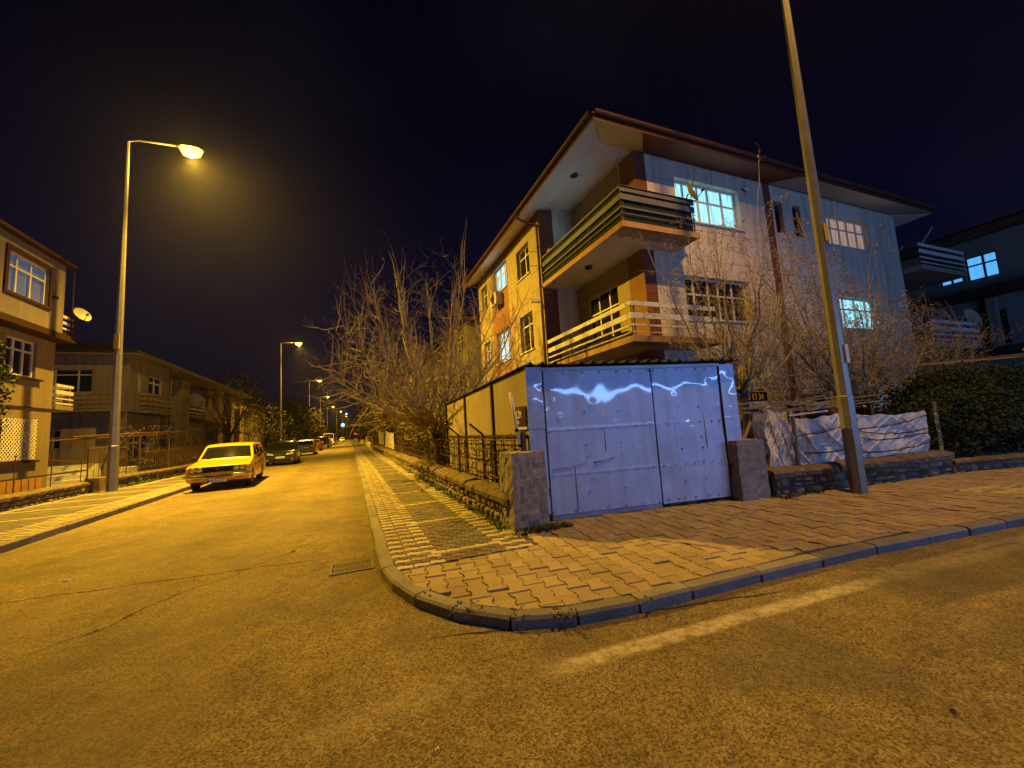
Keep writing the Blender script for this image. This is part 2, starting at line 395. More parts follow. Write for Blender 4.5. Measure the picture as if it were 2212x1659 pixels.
MT['sand'] = mat('paver_joint_sand', (.075, .060, .042), .95, var=.4, vs=6, bump=.5, bs=50)
MT['pv_plain'] = mat('paver_plain', (.33, .265, .17), .9, var=.16, vs=2.2, bump=.45, bs=90, isl=.16, fine=.22, fs=80)
MT['pv_white'] = mat('paver_white', (.40, .36, .25), .9, var=.15, vs=3, bump=.4, bs=90, isl=.16, fine=.15, fs=80)
MT['pv_dark'] = mat('paver_dark', (.125, .115, .105), .9, var=.18, vs=2.5, bump=.4, bs=90, isl=.20, fine=.2, fs=80)
MT['pv_red'] = mat('paver_red', (.145, .118, .085), .9, var=.18, vs=2.5, bump=.4, bs=90, isl=.18, fine=.2, fs=80)
inR = offset(KR, .135)
# base slabs
b = MB(); ip = [p for p in inR]
poly = [(x, y, KH - .012) for x, y in ip] + [(30, 14, KH - .012), (6, 14, KH - .012), (2.6, 14, KH - .012), (2.6, 420, KH - .012)]
b.quad(*poly)
struct(b.build('pavement_right', MT['sand']))
b = MB(); ipl = offset(KL, -.145)
b.quad(*([(x, y, .118) for x, y in ipl] + [(-40, 60, .118), (-9.0, 60, .118), (-9.0, 130, .118)]))
struct(b.build('pavement_left', MT['sand']))

def clip(poly, a, n):     # keep side where (p-a).n >= 0
    out = []
    for i in range(len(poly)):
        p, q = poly[i], poly[(i + 1) % len(poly)]
        dp = (p[0] - a[0]) * n[0] + (p[1] - a[1]) * n[1]; dq = (q[0] - a[0]) * n[0] + (q[1] - a[1]) * n[1]
        if dp >= 0: out.append(p)
        if (dp >= 0) != (dq >= 0):
            t = dp / (dp - dq); out.append((p[0] + (q[0] - p[0]) * t, p[1] + (q[1] - p[1]) * t))
    return out
def stone(mb, pl, z, m, dz=.02, ch=.006):     # paver with a small bevelled top edge
    k = len(pl); c = (sum(p[0] for p in pl) / k, sum(p[1] for p in pl) / k)
    r = max(math.hypot(p[0] - c[0], p[1] - c[1]) for p in pl); f = 1 - ch / r
    i = len(mb.v)
    mb.v += [V((*p, z - dz)) for p in pl] + [V((*p, z - ch * .7)) for p in pl] + [V((c[0] + (p[0] - c[0]) * f, c[1] + (p[1] - c[1]) * f, z)) for p in pl]
    for q in range(k):
        w_ = (q + 1) % k
        mb.f.append((i + q, i + w_, i + k + w_, i + k + q)); mb.m.append(m)
        mb.f.append((i + k + q, i + k + w_, i + 2 * k + w_, i + 2 * k + q)); mb.m.append(m)
    mb.f.append(tuple(i + 2 * k + q for q in range(k))); mb.m.append(m)
rnd = random.Random(11)
pv = MB(); PM = [MT['pv_plain'], MT['pv_white'], MT['pv_dark'], MT['pv_red']]
# bone shaped pavers on the corner and along the side street
ang = R(-7.0); U = (sin(-ang) * 1, -cos(ang)); U = (-sin(-ang), -cos(ang)); Wd = (cos(ang), sin(ang))
L_, wb, wn = .222, .183, .137; gp = .0045
hull = inR[4:]
planes = []
for a, c in zip(hull, hull[1:]):
    t = (c[0] - a[0], c[1] - a[1]); ln = math.hypot(*t); planes.append(((a[0], a[1]), (-t[1] / ln, t[0] / ln)))
# far edge lines: sidewalk pattern start and walls
planes_top = [((.5, 4.30), (.06, -1.0))]
pitch = (wb + wn) / 2
bone = [(-L_/2+gp, -wb/2+gp), (-L_/4-.018, -wb/2+gp), (-L_/4+.022, -wn/2+gp), (L_/4-.022, -wn/2+gp), (L_/4+.018, -wb/2+gp), (L_/2-gp, -wb/2+gp),
        (L_/2-gp, wb/2-gp), (L_/4+.018, wb/2-gp), (L_/4-.022, wn/2-gp), (-L_/4+.022, wn/2-gp), (-L_/4-.018, wb/2-gp), (-L_/2+gp, wb/2-gp)]
for i in range(-6, 130):
    for j in range(-14, 30):
        cv = i * pitch; cu = j * L_ + (L_ / 2 if i % 2 else 0)
        cx, cy = 1.0 + Wd[0] * cv + U[0] * cu, 3.6 + Wd[1] * cv + U[1] * cu
        if cy > 5.3 or cy < -1.8 or cx < .3 or cx > 18: continue
        pl = [(cx + U[0] * a + Wd[0] * c, cy + U[1] * a + Wd[1] * c) for a, c in bone]
        for (a, n_), (ha, hb) in zip(planes, zip(hull, hull[1:])):
            if ha[0] - .8 < cx < hb[0] + .8: pl = clip(pl, a, n_)
            if len(pl) < 3: break
        if len(pl) < 3: continue
        if cx < 1.97: pl = clip(pl, (.5, 4.29), (.02, -1.0))
        elif cx < 2.55: pl = clip(pl, (2, 4.97), (.0, -1.0))
        if len(pl) < 3: continue
        ar = abs(sum(pl[k][0] * pl[k - 1][1] - pl[k - 1][0] * pl[k][1] for k in range(len(pl)))) / 2
        if ar < .004: continue
        pl = pl[::-1]
        q_ = rnd.random(); stone(pv, pl, KH + .002 + rnd.uniform(-.006, .006) - (.008 if q_ < .04 else 0), 0)
struct(pv.build('pavement_corner_pavers', PM))
# wavy pavers on the strips along the main street
def wavy(x0, x1, y0, y1, am):
    g_ = .005; x0 += g_; x1 -= g_; y0 += g_; y1 -= g_
    if am == 0: return [(x0, y0), (x1, y0), (x1, y1), (x0, y1)]
    q = (x1 - x0) / 4; a = am
    return [(x0, y0), (x0 + q, y0 + a), (x0 + 2 * q, y0), (x0 + 3 * q, y0 - a), (x1, y0), (x1, y1), (x0 + 3 * q, y1 - a), (x0 + 2 * q, y1), (x0 + q, y1 + a), (x0, y1)]
def strip(xi, x_wall, ya, yb, z, out, side, kx, band_in, band_out, cross, cphase, step):
    # xi(y): inner kerb edge; side +1 grows to +x
    nrow = int((yb - ya) / step)
    for r in range(nrow):
        y = ya + r * step; x0 = xi(y); wd = abs(x_wall(y) - x0); ncol = int(wd / kx) + 1
        am = .012 if y < 14 else 0
        off = (kx / 2) if r % 2 else 0
        for c in range(-1, ncol):
            a = c * kx + off; b_ = min(a + kx, wd); a = max(a, 0)
            if b_ - a < .04: continue
            mid = (a + b_) / 2; d_in = mid; d_out = wd - mid
            incross = ((y - cphase) % cross) < step * .95
            if d_in < band_in:
                mm = 1 if r % 2 == 0 else 3
                if band_in * .36 < d_in < band_in * .64: mm = 1 if rnd.random() < .6 else 0
            elif d_out < band_out:
                mm = 1 if (r % 2 == 0) or rnd.random() < .2 else 3
            elif incross: mm = 1
            else: mm = 2 if band_in + .12 < d_in < wd - band_out - .1 and ((y - cphase) % cross) > step * 2.2 and ((y - cphase) % cross) < cross - step * 1.5 else 3
            X0, X1 = (x0 + a, x0 + b_) if side > 0 else (x0 - b_, x0 - a)
            stone(out, wavy(X0, X1, y, y + step, am), z + rnd.uniform(-.003, .003), mm)
def interp(pl, y):
    for a, b_ in zip(pl, pl[1:]):
        lo, hi = sorted((a[1], b_[1]))
        if lo <= y <= hi and hi > lo: return a[0] + (b_[0] - a[0]) * (y - a[1]) / (b_[1] - a[1])
    return pl[0][0]
pv = MB()
strip(lambda y: interp(inR[:6], y) + .0 if y > 4.62 else inR[5][0] + .02, lambda y: 1.96, 4.34, 46, KH + .003, pv, 1, .17, .50, .36, 1.70, 4.56, .105)
struct(pv.build('pavement_strip_pavers', PM))
pv = MB()
strip(lambda y: interp(ipl[:5], y), lambda y: -8.25 if y < 19 else -7.75, 5.2, 46, .133, pv, -1, .21, .60, .45, 1.62, 5.4, .115)
struct(pv.build('pavement_left_pavers', PM))

# drain grate
t = thing('drain_grate', 'iron storm drain grate set in the asphalt beside the kerb', 'drain', (-.02, 5.02, .004))
b = MB(); b.box(-.245, 4.84, -.02, .215, 4.865, .012); b.box(-.245, 5.175, -.02, .215, 5.20, .012); b.box(-.245, 4.865, -.02, -.22, 5.175, .012); b.box(.19, 4.865, -.02, .215, 5.175, .012)
for k in range(15):
    x = -.205 + k * .027; b.seg((x, 4.865, .004), (x + .02, 5.01, .004), .012, .012); b.seg((x, 5.03, .004), (x + .02, 5.175, .004), .012, .012)
b.box(-.22, 5.01, -.01, .19, 5.03, .010)
b.build('frame', mat('grate_iron', (.13, .11, .085), .6, metal=.4, var=.3, vs=20), t)
b = MB(); b.box(-.22, 4.865, -.03, .19, 5.175, -.0 + .0015); b.build('pit', MT['black'], t)

# ------------------------------------------------------------------ stone walls and pillars
def stonewall(name, label, path, h, thick, seed, cope=.13, over=.04, far=30, side=1, size=(.16, .34), rough=.016, z0=None):
    """path: [(x,y)], visible face on the left of travel * side"""
    rnd = random.Random(seed); p0 = path[0]; t = thing(name, label, 'wall', (p0[0], p0[1], 0))
    at, cum = resample(path, None); tot = cum[-1]; st = MB(); mo = MB(); cp = MB()
    zb = .07 if z0 is None else z0
    for a, b_ in zip(path, path[1:]):
        a = V((*a, 0)); b_ = V((*b_, 0)); tt = (b_ - a).normalized(); n_ = V((-tt.y, tt.x, 0)) * side
        A, B = a - n_ * .03, b_ - n_ * .03
        mo.hexa([(q.x, q.y, zb - .1) for q in (A, B, B - n_ * (thick - .03), A - n_ * (thick - .03))] + [(q.x, q.y, h - cope + .01) for q in (A, B, B - n_ * (thick - .03), A - n_ * (thick - .03))])
    rows = []; z = zb
    hh = h - cope - zb; nr = 2 if hh > .28 else 1
    for r in range(nr): rows.append((zb + hh * r / nr, zb + hh * (r + 1) / nr))
    for (za, zc) in rows:
        s = -rnd.uniform(0, .15)
        while s < min(tot, far):
            l = rnd.uniform(*size); a = at(max(s, 0)); b_ = at(min(s + l, tot)); s += l
            if (b_ - a).length < .05: continue
            tt = (b_ - a).normalized(); n_ = V((-tt.y, tt.x, 0)) * side
            g_ = rnd.uniform(.008, .02); A = a + tt * g_; B = b_ - tt * g_; o = rnd.uniform(-.006, rough * 1.6)
            zl, zh = za + rnd.uniform(.004, .018), zc - rnd.uniform(.004, .018)
            if rnd.random() < .25 and zh - zl > .12:      # split into two small stones
                zm = (zl + zh) / 2 + rnd.uniform(-.03, .03); cuts = ((zl, zm - .008), (zm + .008, zh))
            else: cuts = ((zl, zh),)
            for zl, zh in cuts:
                # blobby stone: 4x4 front grid with inset edges
                i0 = len(st.v); K = 4
                for iz in range(K + 1):
                    for ix in range(K + 1):
                        u_, v_ = ix / K, iz / K
                        eu = min(u_, 1 - u_); ev = min(v_, 1 - v_); dd = min(1, min(eu, ev) * 5)
                        q = A.lerp(B, u_) + n_ * (o * dd - .035 * (1 - dd) + rnd.uniform(-rough, rough) * .5)
                        st.v.append(V((q.x + rnd.uniform(-.006, .006), q.y + rnd.uniform(-.006, .006), zl + (zh - zl) * v_ + rnd.uniform(-.006, .006))))
                for iz in range(K):
                    for ix in range(K):
                        q = i0 + iz * (K + 1) + ix; f = (q, q + 1, q + K + 2, q + K + 1)
                        st.f.append(f); st.m.append(0)
    s = 0
    while s < tot:
        l = rnd.uniform(.55, 1.0) if s < far else 4; a = at(s); b_ = at(min(s + l, tot)); s += l
        if (b_ - a).length < .08: continue
        tt = (b_ - a).normalized(); n_ = V((-tt.y, tt.x, 0)) * side
        i0 = len(cp.v); K = 6; J = 8; jz = rnd.uniform(-.012, .012); jo = rnd.uniform(-.015, .015)
        ring = [(over, h - cope), (over + .012, h - cope * .4), (over - .02, h - .01), (over - .10, h + .012), (-thick * .5, h + .02), (-thick + .03, h + .005), (-thick, h - cope)]
        for j in range(J + 1):
            u_ = j / J; q = (a + tt * .006).lerp(b_ - tt * .006, u_); e_ = .018 if j in (0, J) else 0
            for (o, z) in ring:
                w_ = q + n_ * (o + jo + rnd.uniform(-.010, .010) - (e_ if o > 0 else 0))
                cp.v.append(V((w_.x, w_.y, z + jz - e_ * .6 + rnd.uniform(-.010, .010))))
        k = len(ring)
        for j in range(J):
            for q in range(k - 1):
                f = (i0 + j * k + q, i0 + j * k + q + 1, i0 + (j + 1) * k + q + 1, i0 + (j + 1) * k + q)
                cp.f.append(f); cp.m.append(0)
        cp.f.append(tuple(i0 + q for q in range(k))); cp.m.append(0); cp.f.append(tuple(i0 + J * k + q for q in range(k))); cp.m.append(0)
    mo.build('mortar_core', MT['mortar'], t); st.build('stonework', MT['stone'], t); cp.build('coping', MT['coping'], t, smooth=False)
    return t
# right side of the main street: face looks to -x; travel +y -> left is -x
stonewall('stone_wall', 'low rubble stone wall with mossy coping along the main street pavement', [(1.97, 5.18), (1.95, 8), (1.93, 20), (1.9, 41)], .52, .36, 21, far=22)
stonewall('stone_wall', 'low stone wall with two courses of squared blocks behind the leaning grey lamp post', [(10.5, 3.98), (8.15, 4.22), (6.2, 4.46)], .50, .36, 22, side=1, size=(.22, .42), cope=.12)
stonewall('stone_wall', 'very low stone kerb wall in front of the dark evergreen bush', [(21, 1.6), (14.5, 3.05), (10.5, 3.98)], .30, .3, 23, side=1, size=(.2, .36), cope=.05)
stonewall('stone_wall', 'low flaking stone wall in front of the house at the left edge', [(-8.02, 5.0), (-8.02, 17.9)], .50, .4, 24, side=-1, cope=.13)
stonewall('stone_wall', 'low rubble wall with lit coping behind the yellow car', [(-7.95, 18.9), (-7.75, 21), (-7.45, 28), (-7.4, 48)], .55, .4, 25, side=-1, cope=.13)
t = tag(MB().hexa([(-8.35, 18.0, .1), (-7.9, 18.0, .1), (-7.9, 18.6, .1), (-8.35, 18.6, .1), (-8.33, 18.02, .62), (-7.93, 18.02, .60), (-7.93, 18.58, .60), (-8.33, 18.58, .62)]).build('stone_block', MT['coping'], bevel=.03), 'squared stone block standing in the wall gap behind the left lamp post', 'stone block')

def rough_pillar(name, label, cor, h, m, seed, amp=.012):
    rnd = random.Random(seed); b = MB(); K = 10; c = V((sum(p[0] for p in cor) / 4, sum(p[1] for p in cor) / 4, 0)); nz_ = 14
    ringn = K * 4
    for j in range(nz_ + 1):
        z = .05 + (h - .05) * j / nz_
        for s in range(4):
            a, d = V((*cor[s], 0)), V((*cor[(s + 1) % 4], 0))
            for i in range(K):
                q = a.lerp(d, i / K); sh = 1 - .035 * (j / nz_) - (.03 if j == nz_ else 0) - (.02 if i == 0 else 0)
                q = c + (q - c) * sh; b.v.append(V((q.x + rnd.uniform(-amp, amp), q.y + rnd.uniform(-amp, amp), z + (rnd.uniform(-amp, amp) if j else 0))))
    for j in range(nz_):
        for i in range(ringn):
            b.f.append((j * ringn + i, j * ringn + (i + 1) % ringn, (j + 1) * ringn + (i + 1) % ringn, (j + 1) * ringn + i)); b.m.append(0)
    b.f.append(tuple(nz_ * ringn + i for i in range(ringn))); b.m.append(0)
    return tag(b.build(name, m, smooth=False), label, 'pillar')
rough_pillar('concrete_pillar', 'rough concrete pillar at the corner left of the sheet metal gate', [(1.96, 5.0), (2.49, 5.02), (2.50, 5.55), (1.97, 5.55)], 1.10, MT['concrete'], 31)
rough_pillar('concrete_pillar', 'grey concrete pillar with a dark side right of the sheet metal gate', [(5.60, 4.56), (6.16, 4.50), (6.20, 4.95), (5.64, 5.0)], 1.02, MT['concrete'], 32, .006)

# ------------------------------------------------------------------ garage of galvanised sheet
G0 = V((2.60, 5.22, 0)); G1 = V((5.60, 4.76, 0)); gd = (G1 - G0).normalized(); gn = V((gd.y, -gd.x, 0))
if gn.y > 0: gn = -gn
def gp_(s, z, o=0.): q = G0 + gd * s + gn * o; return V((q.x, q.y, z))
MT['zinc'] = mat('galvanised_sheet', (.38, .47, .68), .50, metal=.25, var=.10, vs=1.6, spec=.5, coat=.4, fine=.06, fs=9, stain=(.30, .33, .40), sts=.7)  # neutral metal; blue of the cool light is put into the base colour
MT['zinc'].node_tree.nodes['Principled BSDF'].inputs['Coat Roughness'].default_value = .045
MT['zincdk'] = mat('dull_sheet', (.30, .31, .36), .5, metal=.5, var=.25, vs=3)
gar = thing('garage_shed', 'garage shed of dented galvanised sheet with a corrugated roof', 'garage', (4.1, 5.2, .09))
from mathutils import noise as mn
def sheet(s0, s1, z0, z1, seed, o=.0, res=.022, amp=.0035, dents=18):
    rnd = random.Random(seed); b = MB(); nx = int((s1 - s0) / res); nz_ = int((z1 - z0) / res)
    dn = [(rnd.uniform(s0, s1), rnd.uniform(z0, z1), rnd.uniform(.03, .10), rnd.uniform(-.005, .006)) for _ in range(dents)]
    seams = [z0 + (z1 - z0) * q for q in (.27, .58)]
    for j in range(nz_ + 1):
        for i in range(nx + 1):
            s = s0 + (s1 - s0) * i / nx; z = z0 + (z1 - z0) * j / nz_
            d = mn.noise(V((s * 1.1, z * 1.3, seed))) * amp * 2.2 + mn.noise(V((s * 3.1, z * 2.3, seed + 5))) * amp * 1.6 + mn.noise(V((s * 9, z * 1.2, seed + 9))) * amp * .10
            for a, c, r, h in dn:
                q = ((s - a) ** 2 + (z - c) ** 2) / (r * r)
                if q < 6: d += h * math.exp(-q)
            for q in seams:
                if abs(z - q) < .03: d += .006 * math.exp(-((z - q) / .008) ** 2)
            b.v.append(gp_(s, z, o + d))
    for j in range(nz_):
        for i in range(nx):
            q = j * (nx + 1) + i; b.f.append((q, q + 1, q + nx + 2, q + nx + 1)); b.m.append(0)
    # rolled edges
    b.quad(gp_(s0, z0, o), gp_(s0, z1, o), gp_(s0, z1, o - .03), gp_(s0, z0, o - .03)); b.quad(gp_(s1, z0, o), gp_(s1, z0, o - .03), gp_(s1, z1, o - .03), gp_(s1, z1, o))
    b.quad(gp_(s0, z0, o), gp_(s0, z0, o - .03), gp_(s1, z0, o - .03), gp_(s1, z0, o))
    return b
GL = (G1 - G0).length; mid = 1.79
def nails(s0, s1, seed, b, o):
    rnd = random.Random(seed)
    pts = [(s, z + rnd.uniform(-.008, .008)) for z in (.2, .72, 1.35, 2.2) for s in [s0 + (s1 - s0) * k / 6 + rnd.uniform(-.04, .04) for k in range(7)]]
    pts += [(s0 + (s1 - s0) * f, z) for f in (.33, .67) for z in (.45, .95, 1.12, 1.6, 1.85)]
    for s, z in pts:
        b.lathe(gp_(s, z, o + .002), [(.0, .004), (.012, .005), (.016, -.004)], 8, 'y', 1)
dl = sheet(.03, mid - .008, .17, 2.235, 41, .015); dr = sheet(mid + .012, GL - .01, .15, 2.235, 47, .005, amp=.0045, dents=30)
nails(.08, mid - .06, 1, dl, .018); nails(mid + .07, GL - .07, 2, dr, .008)
dl.seg(gp_(.06, .80, .022), gp_(.58, .86, .022), .006, .012, 1).seg(gp_(.42, .20, .022), gp_(.42, .82, .022), .006, .006, 1).seg(gp_(.72, .86, .022), gp_(1.05, .91, .022), .008, .02, 1).seg(gp_(.93, 1.0, .0165), gp_(.93, 1.62, .0165), .012, .004)
dr.seg(gp_(mid + .35, 1.0, .0065), gp_(mid + .35, 1.75, .0065), .012, .004).seg(gp_(mid + .9, .95, .0065), gp_(mid + .9, 1.5, .0065), .012, .004)
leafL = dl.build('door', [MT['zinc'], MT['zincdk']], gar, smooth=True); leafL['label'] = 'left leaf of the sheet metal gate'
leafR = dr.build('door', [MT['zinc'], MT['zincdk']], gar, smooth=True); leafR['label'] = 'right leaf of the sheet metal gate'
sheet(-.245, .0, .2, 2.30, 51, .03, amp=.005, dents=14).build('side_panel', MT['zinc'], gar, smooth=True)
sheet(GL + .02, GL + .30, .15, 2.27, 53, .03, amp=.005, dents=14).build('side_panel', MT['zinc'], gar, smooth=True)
b = MB()
b.seg(gp_(-.02, 2.262, .02), gp_(GL + .02, 2.262, .02), .05, .05, 1)
b.seg(gp_(.012, .1, .0), gp_(.012, 2.25, .0), .03, .04, 0); b.seg(gp_(GL + .008, .1, -.02), gp_(GL + .008, 2.25, -.02), .03, .05, 0)
b.seg(gp_(mid + .002, .14, .0), gp_(mid + .002, 2.235, .0), .018, .04, 0)
b.seg(gp_(.0, .13, -.01), gp_(mid, .13, -.01), .03, .06, 1)
b.build('door_frame', [MT['metal_dk'], MT['zincdk']], gar)
for z in (.45, 1.95): MB().tube([gp_(.005, z, .03), gp_(.005, z + .11, .03)], .014, 8).build('hinge', MT['rust'], gar); MB().tube([gp_(GL + .004, z, .02), gp_(GL + .004, z + .11, .02)], .014, 8).build('hinge', MT['rust'], gar)
MB().lathe(gp_(GL + .02, .62, .03), [(0, -.03), (.035, -.03), (.04, 0)], 10, 'y').build('latch', MT['metal_dk'], gar)
# roof: corrugated sheet
b = MB(); per = .19; n_ = int((GL + .75) / .0475)
for i in range(n_ + 1):
    s = -.27 + (GL + .63) * i / n_; ph = (s / per) % 1; hz = .045 if ph < .22 else 0.0
    for k, (o, z) in enumerate(((.10, 2.315), (.10, 2.33), (-5.3, 2.16), (-5.3, 2.145))):
        q = G0 + gd * s; dy = V((0, 1, 0)) if o < 0 else -gn
        q = G0 + gd * s + (gn * o if o > 0 else V((-.0, -o, 0))); b.v.append(V((q.x, q.y, z + hz)))
for i in range(n_):
    for k in range(4):
        a = i * 4 + k; c = i * 4 + (k + 1) % 4; b.f.append((a, c, c + 4, a + 4)); b.m.append(0)
b.build('roof', MT['metal_dk'], gar)
# left flank: cream board with posts, right flank and back
MT['board'] = mat('cream_board', (.34, .29, .20), .85, var=.14, vs=1.5, bump=.1, bs=50, stain=(.28, .22, .14), sts=.7)
b = MB(); b.hexa([(2.36, 5.24, .1), (2.39, 5.24, .1), (2.39, 10.5, .1), (2.36, 10.5, .1), (2.36, 5.24, 2.285), (2.39, 5.24, 2.285), (2.39, 10.5, 2.13), (2.36, 10.5, 2.13)]); b.box(5.88, 4.90, .1, 5.90, 10.6, 2.14, 0); b.box(2.39, 10.47, .1, 5.9, 10.5, 2.1, 0)
b.build('wall', MT['board'], gar)
b = MB()
for y, zt in ((6.75, 2.235), (8.6, 2.18), (10.46, 2.125)): b.box(2.325, y - .03, .1, 2.357, y + .03, zt)
b.box(2.335, 5.3, 1.30, 2.357, 10.46, 1.335)
for y in (5.8, 6.3, 7.3, 7.9, 9.2, 9.8): b.box(2.350, y - .006, .1, 2.357, y + .006, 1.3)
b.build('wall_frame', MT['brownpost'], gar)

# street name plate on the garage flank
sg = thing('street_sign', 'dark street name plate reading SELİM SOKAK on the garage flank', 'sign', (2.35, 5.5, 1.6))
b = MB(); b.box(2.335, 5.27, 1.47, 2.347, 5.72, 1.745); b.build('plate', mat('sign_plate', (.035, .018, .016), .5), sg)
b = MB(); b.box(2.338, 5.26, 1.405, 2.350, 5.71, 1.445); b.build('lower_strip', MT['whitebar'], sg)
MT['white'] = mat('white_lettering', (.75, .74, .70), .6)
text('SELİM', .145, (2.333, 5.70, 1.58), (0, -1, 0), (0, 0, 1), MT['white'], 'lettering', sg, .001, sx=.72, bold=.004)
text('SOKAK', .08, (2.333, 5.70, 1.49), (0, -1, 0), (0, 0, 1), MT['white'], 'lettering', sg, .001, sx=.72, bold=.001)
# meter box and pale pole by the pillar
t = thing('meter_box', 'dark electricity box on a post behind the corner pillar', 'meter box', (2.29, 5.3, .5))
MB().box(2.25, 5.26, 1.10, 2.32, 5.38, 1.38).build('box', MT['brownpost'], t, bevel=.015); MB().tube([(2.27, 5.30, .5), (2.27, 5.30, 1.1)], .014, 6).tube([(2.31, 5.34, .5), (2.31, 5.34, 1.1)], .014, 6).build('stem', MT['rust'], t)
t = thing('pipe_post', 'pale slanting pipe post tied to the top of the corner pillar', 'post', (2.28, 5.3, 1.05))
MB().tube([(2.26, 5.32, 1.02), (2.13, 5.30, 1.95)], .024, 8).build('pipe', MT['whitebar'], t, smooth=True)
MB().tube([(2.245, 5.318, 1.16), (2.238, 5.317, 1.2)], .03, 8).build('clamp', MT['metal_dk'], t); MB().tube([(2.20, 5.31, 1.38), (2.195, 5.31, 1.42)], .03, 8).build('clamp', MT['metal_dk'], t)

# fence on the stone wall: angled posts, rails and barbed wire
f = thing('wire_fence', 'rusty fence of bent angle posts and barbed wire on the street wall', 'fence', (2.26, 9, .5))
ys = [7.12, 8.95, 10.85, 12.8, 14.8, 16.9, 19.0, 21.2]
for y in ys:
    b = MB(); b.box(2.235, y - .022, .45, 2.275, y + .022, 1.36); b.seg((2.255, y, 1.35), (2.02, y + .02, 1.56), .035, .035); b.build('post', MT['brownpost'], f)
def barbed(pts, name, par, m, sag=.05, seed=0, r=.007):
    rnd = random.Random(seed); b = MB()
    for a, c in zip(pts, pts[1:]):
        a, c = V(a), V(c); K = max(6, int((c - a).length / .16)); pl = []
        for i in range(K + 1):
            q = a.lerp(c, i / K); q.z -= sag * 4 * (i / K) * (1 - i / K); q += V((rnd.uniform(-.006, .006), rnd.uniform(-.006, .006), rnd.uniform(-.012, .012))); pl.append(q)
            if 0 < i < K:
                d = V((rnd.uniform(-1, 1), rnd.uniform(-1, 1), rnd.uniform(-1, 1))).normalized() * .022; b.tube([q - d, q + d], r * .7, 3)
        b.tube(pl, r, 4)
    return b.build(name, m, par)
for k, z in enumerate((.66, .88, 1.10, 1.30)):
    barbed([(2.23, 5.6, z + .06)] + [(2.23, y, z + random.Random(k * 7 + int(y)).uniform(-.03, .03)) for y in ys], 'barbed_wire', f, MT['rust'], .07, k)
b = MB(); rr = random.Random(4)
for k in range(60):
    y = 5.7 + k * .26 + rr.uniform(-.04, .04); b.tube([(2.30, y, .5), (2.30 + rr.uniform(-.02, .02), y + rr.uniform(-.04, .04), 1.25)], .006, 3)
for z in (.62, .95, 1.25): b.tube([(2.30, 5.6, z), (2.30, 12, z - .03), (2.30, 21.3, z)], .009, 4)
b.build('wire_mesh', MT['rust'], f)

# dry vines twisting over fences
def vine(name, label, x0, x1, y0, y1, z0, z1, n_, seed, m, r=.008, parent=None):
    rnd = random.Random(seed); b = MB()
    for k in range(n_):
        p = V((rnd.uniform(x0, x1), rnd.uniform(y0, y1), rnd.uniform(z0, z1))); d = V((rnd.uniform(-.6, .6), rnd.uniform(-1, 1), rnd.uniform(-.5, 1))).normalized(); pts = [p.copy()]
        for q in range(rnd.randint(5, 10)):
            d = (d + V((rnd.uniform(-.5, .5), rnd.uniform(-.5, .5), rnd.uniform(-.5, .5)))).normalized(); p = p + d * .11
            p.x = min(max(p.x, x0), x1); p.y = min(max(p.y, y0 - .2), y1 + .2); p.z = min(max(p.z, z0), z1); pts.append(p.copy())
        b.tube(pts, [r * (1 - .08 * i) for i in range(len(pts))], 3)
    return tag(b.build(name, m), label, 'vine')
vine('dry_vine', 'leafless vine tangled along the wire fence beside the garage', 2.14, 2.34, 5.7, 12, .55, 1.3, 80, 5, MT['bark_dk'])

# ------------------------------------------------------------------ wall and window helpers
def wallq(mb, o, u, n, W_, z0, z1, ops=(), depth=.18, m=0, mr_=None):
    """vertical wall from corner o along u; outward normal n; ops = [(u0,u1,z0,z1)] holes with reveals"""
    o = V((o[0], o[1], 0)); u = V((*u, 0)).normalized(); n = V((*n, 0)).normalized(); mr_ = m if mr_ is None else mr_
    us = sorted({0, W_} | {a for q in ops for a in q[:2]}); zs = sorted({z0, z1} | {a for q in ops for a in q[2:]})
    P = lambda a, z, d=0.: (o.x + u.x * a - n.x * d, o.y + u.y * a - n.y * d, z)
    for a, b in zip(us, us[1:]):
        for c, d in zip(zs, zs[1:]):
            mu, mz = (a + b) / 2, (c + d) / 2
            if any(q[0] < mu < q[1] and q[2] < mz < q[3] for q in ops): continue
            mb.quad(P(a, c), P(b, c), P(b, d), P(a, d), m=m)
    for a, b, c, d in ops:
        for p, q in (((a, c), (b, c)), ((b, c), (b, d)), ((b, d), (a, d)), ((a, d), (a, c))):
            mb.quad(P(*p), P(*q), P(*q, depth), P(*p, depth), m=mr_)
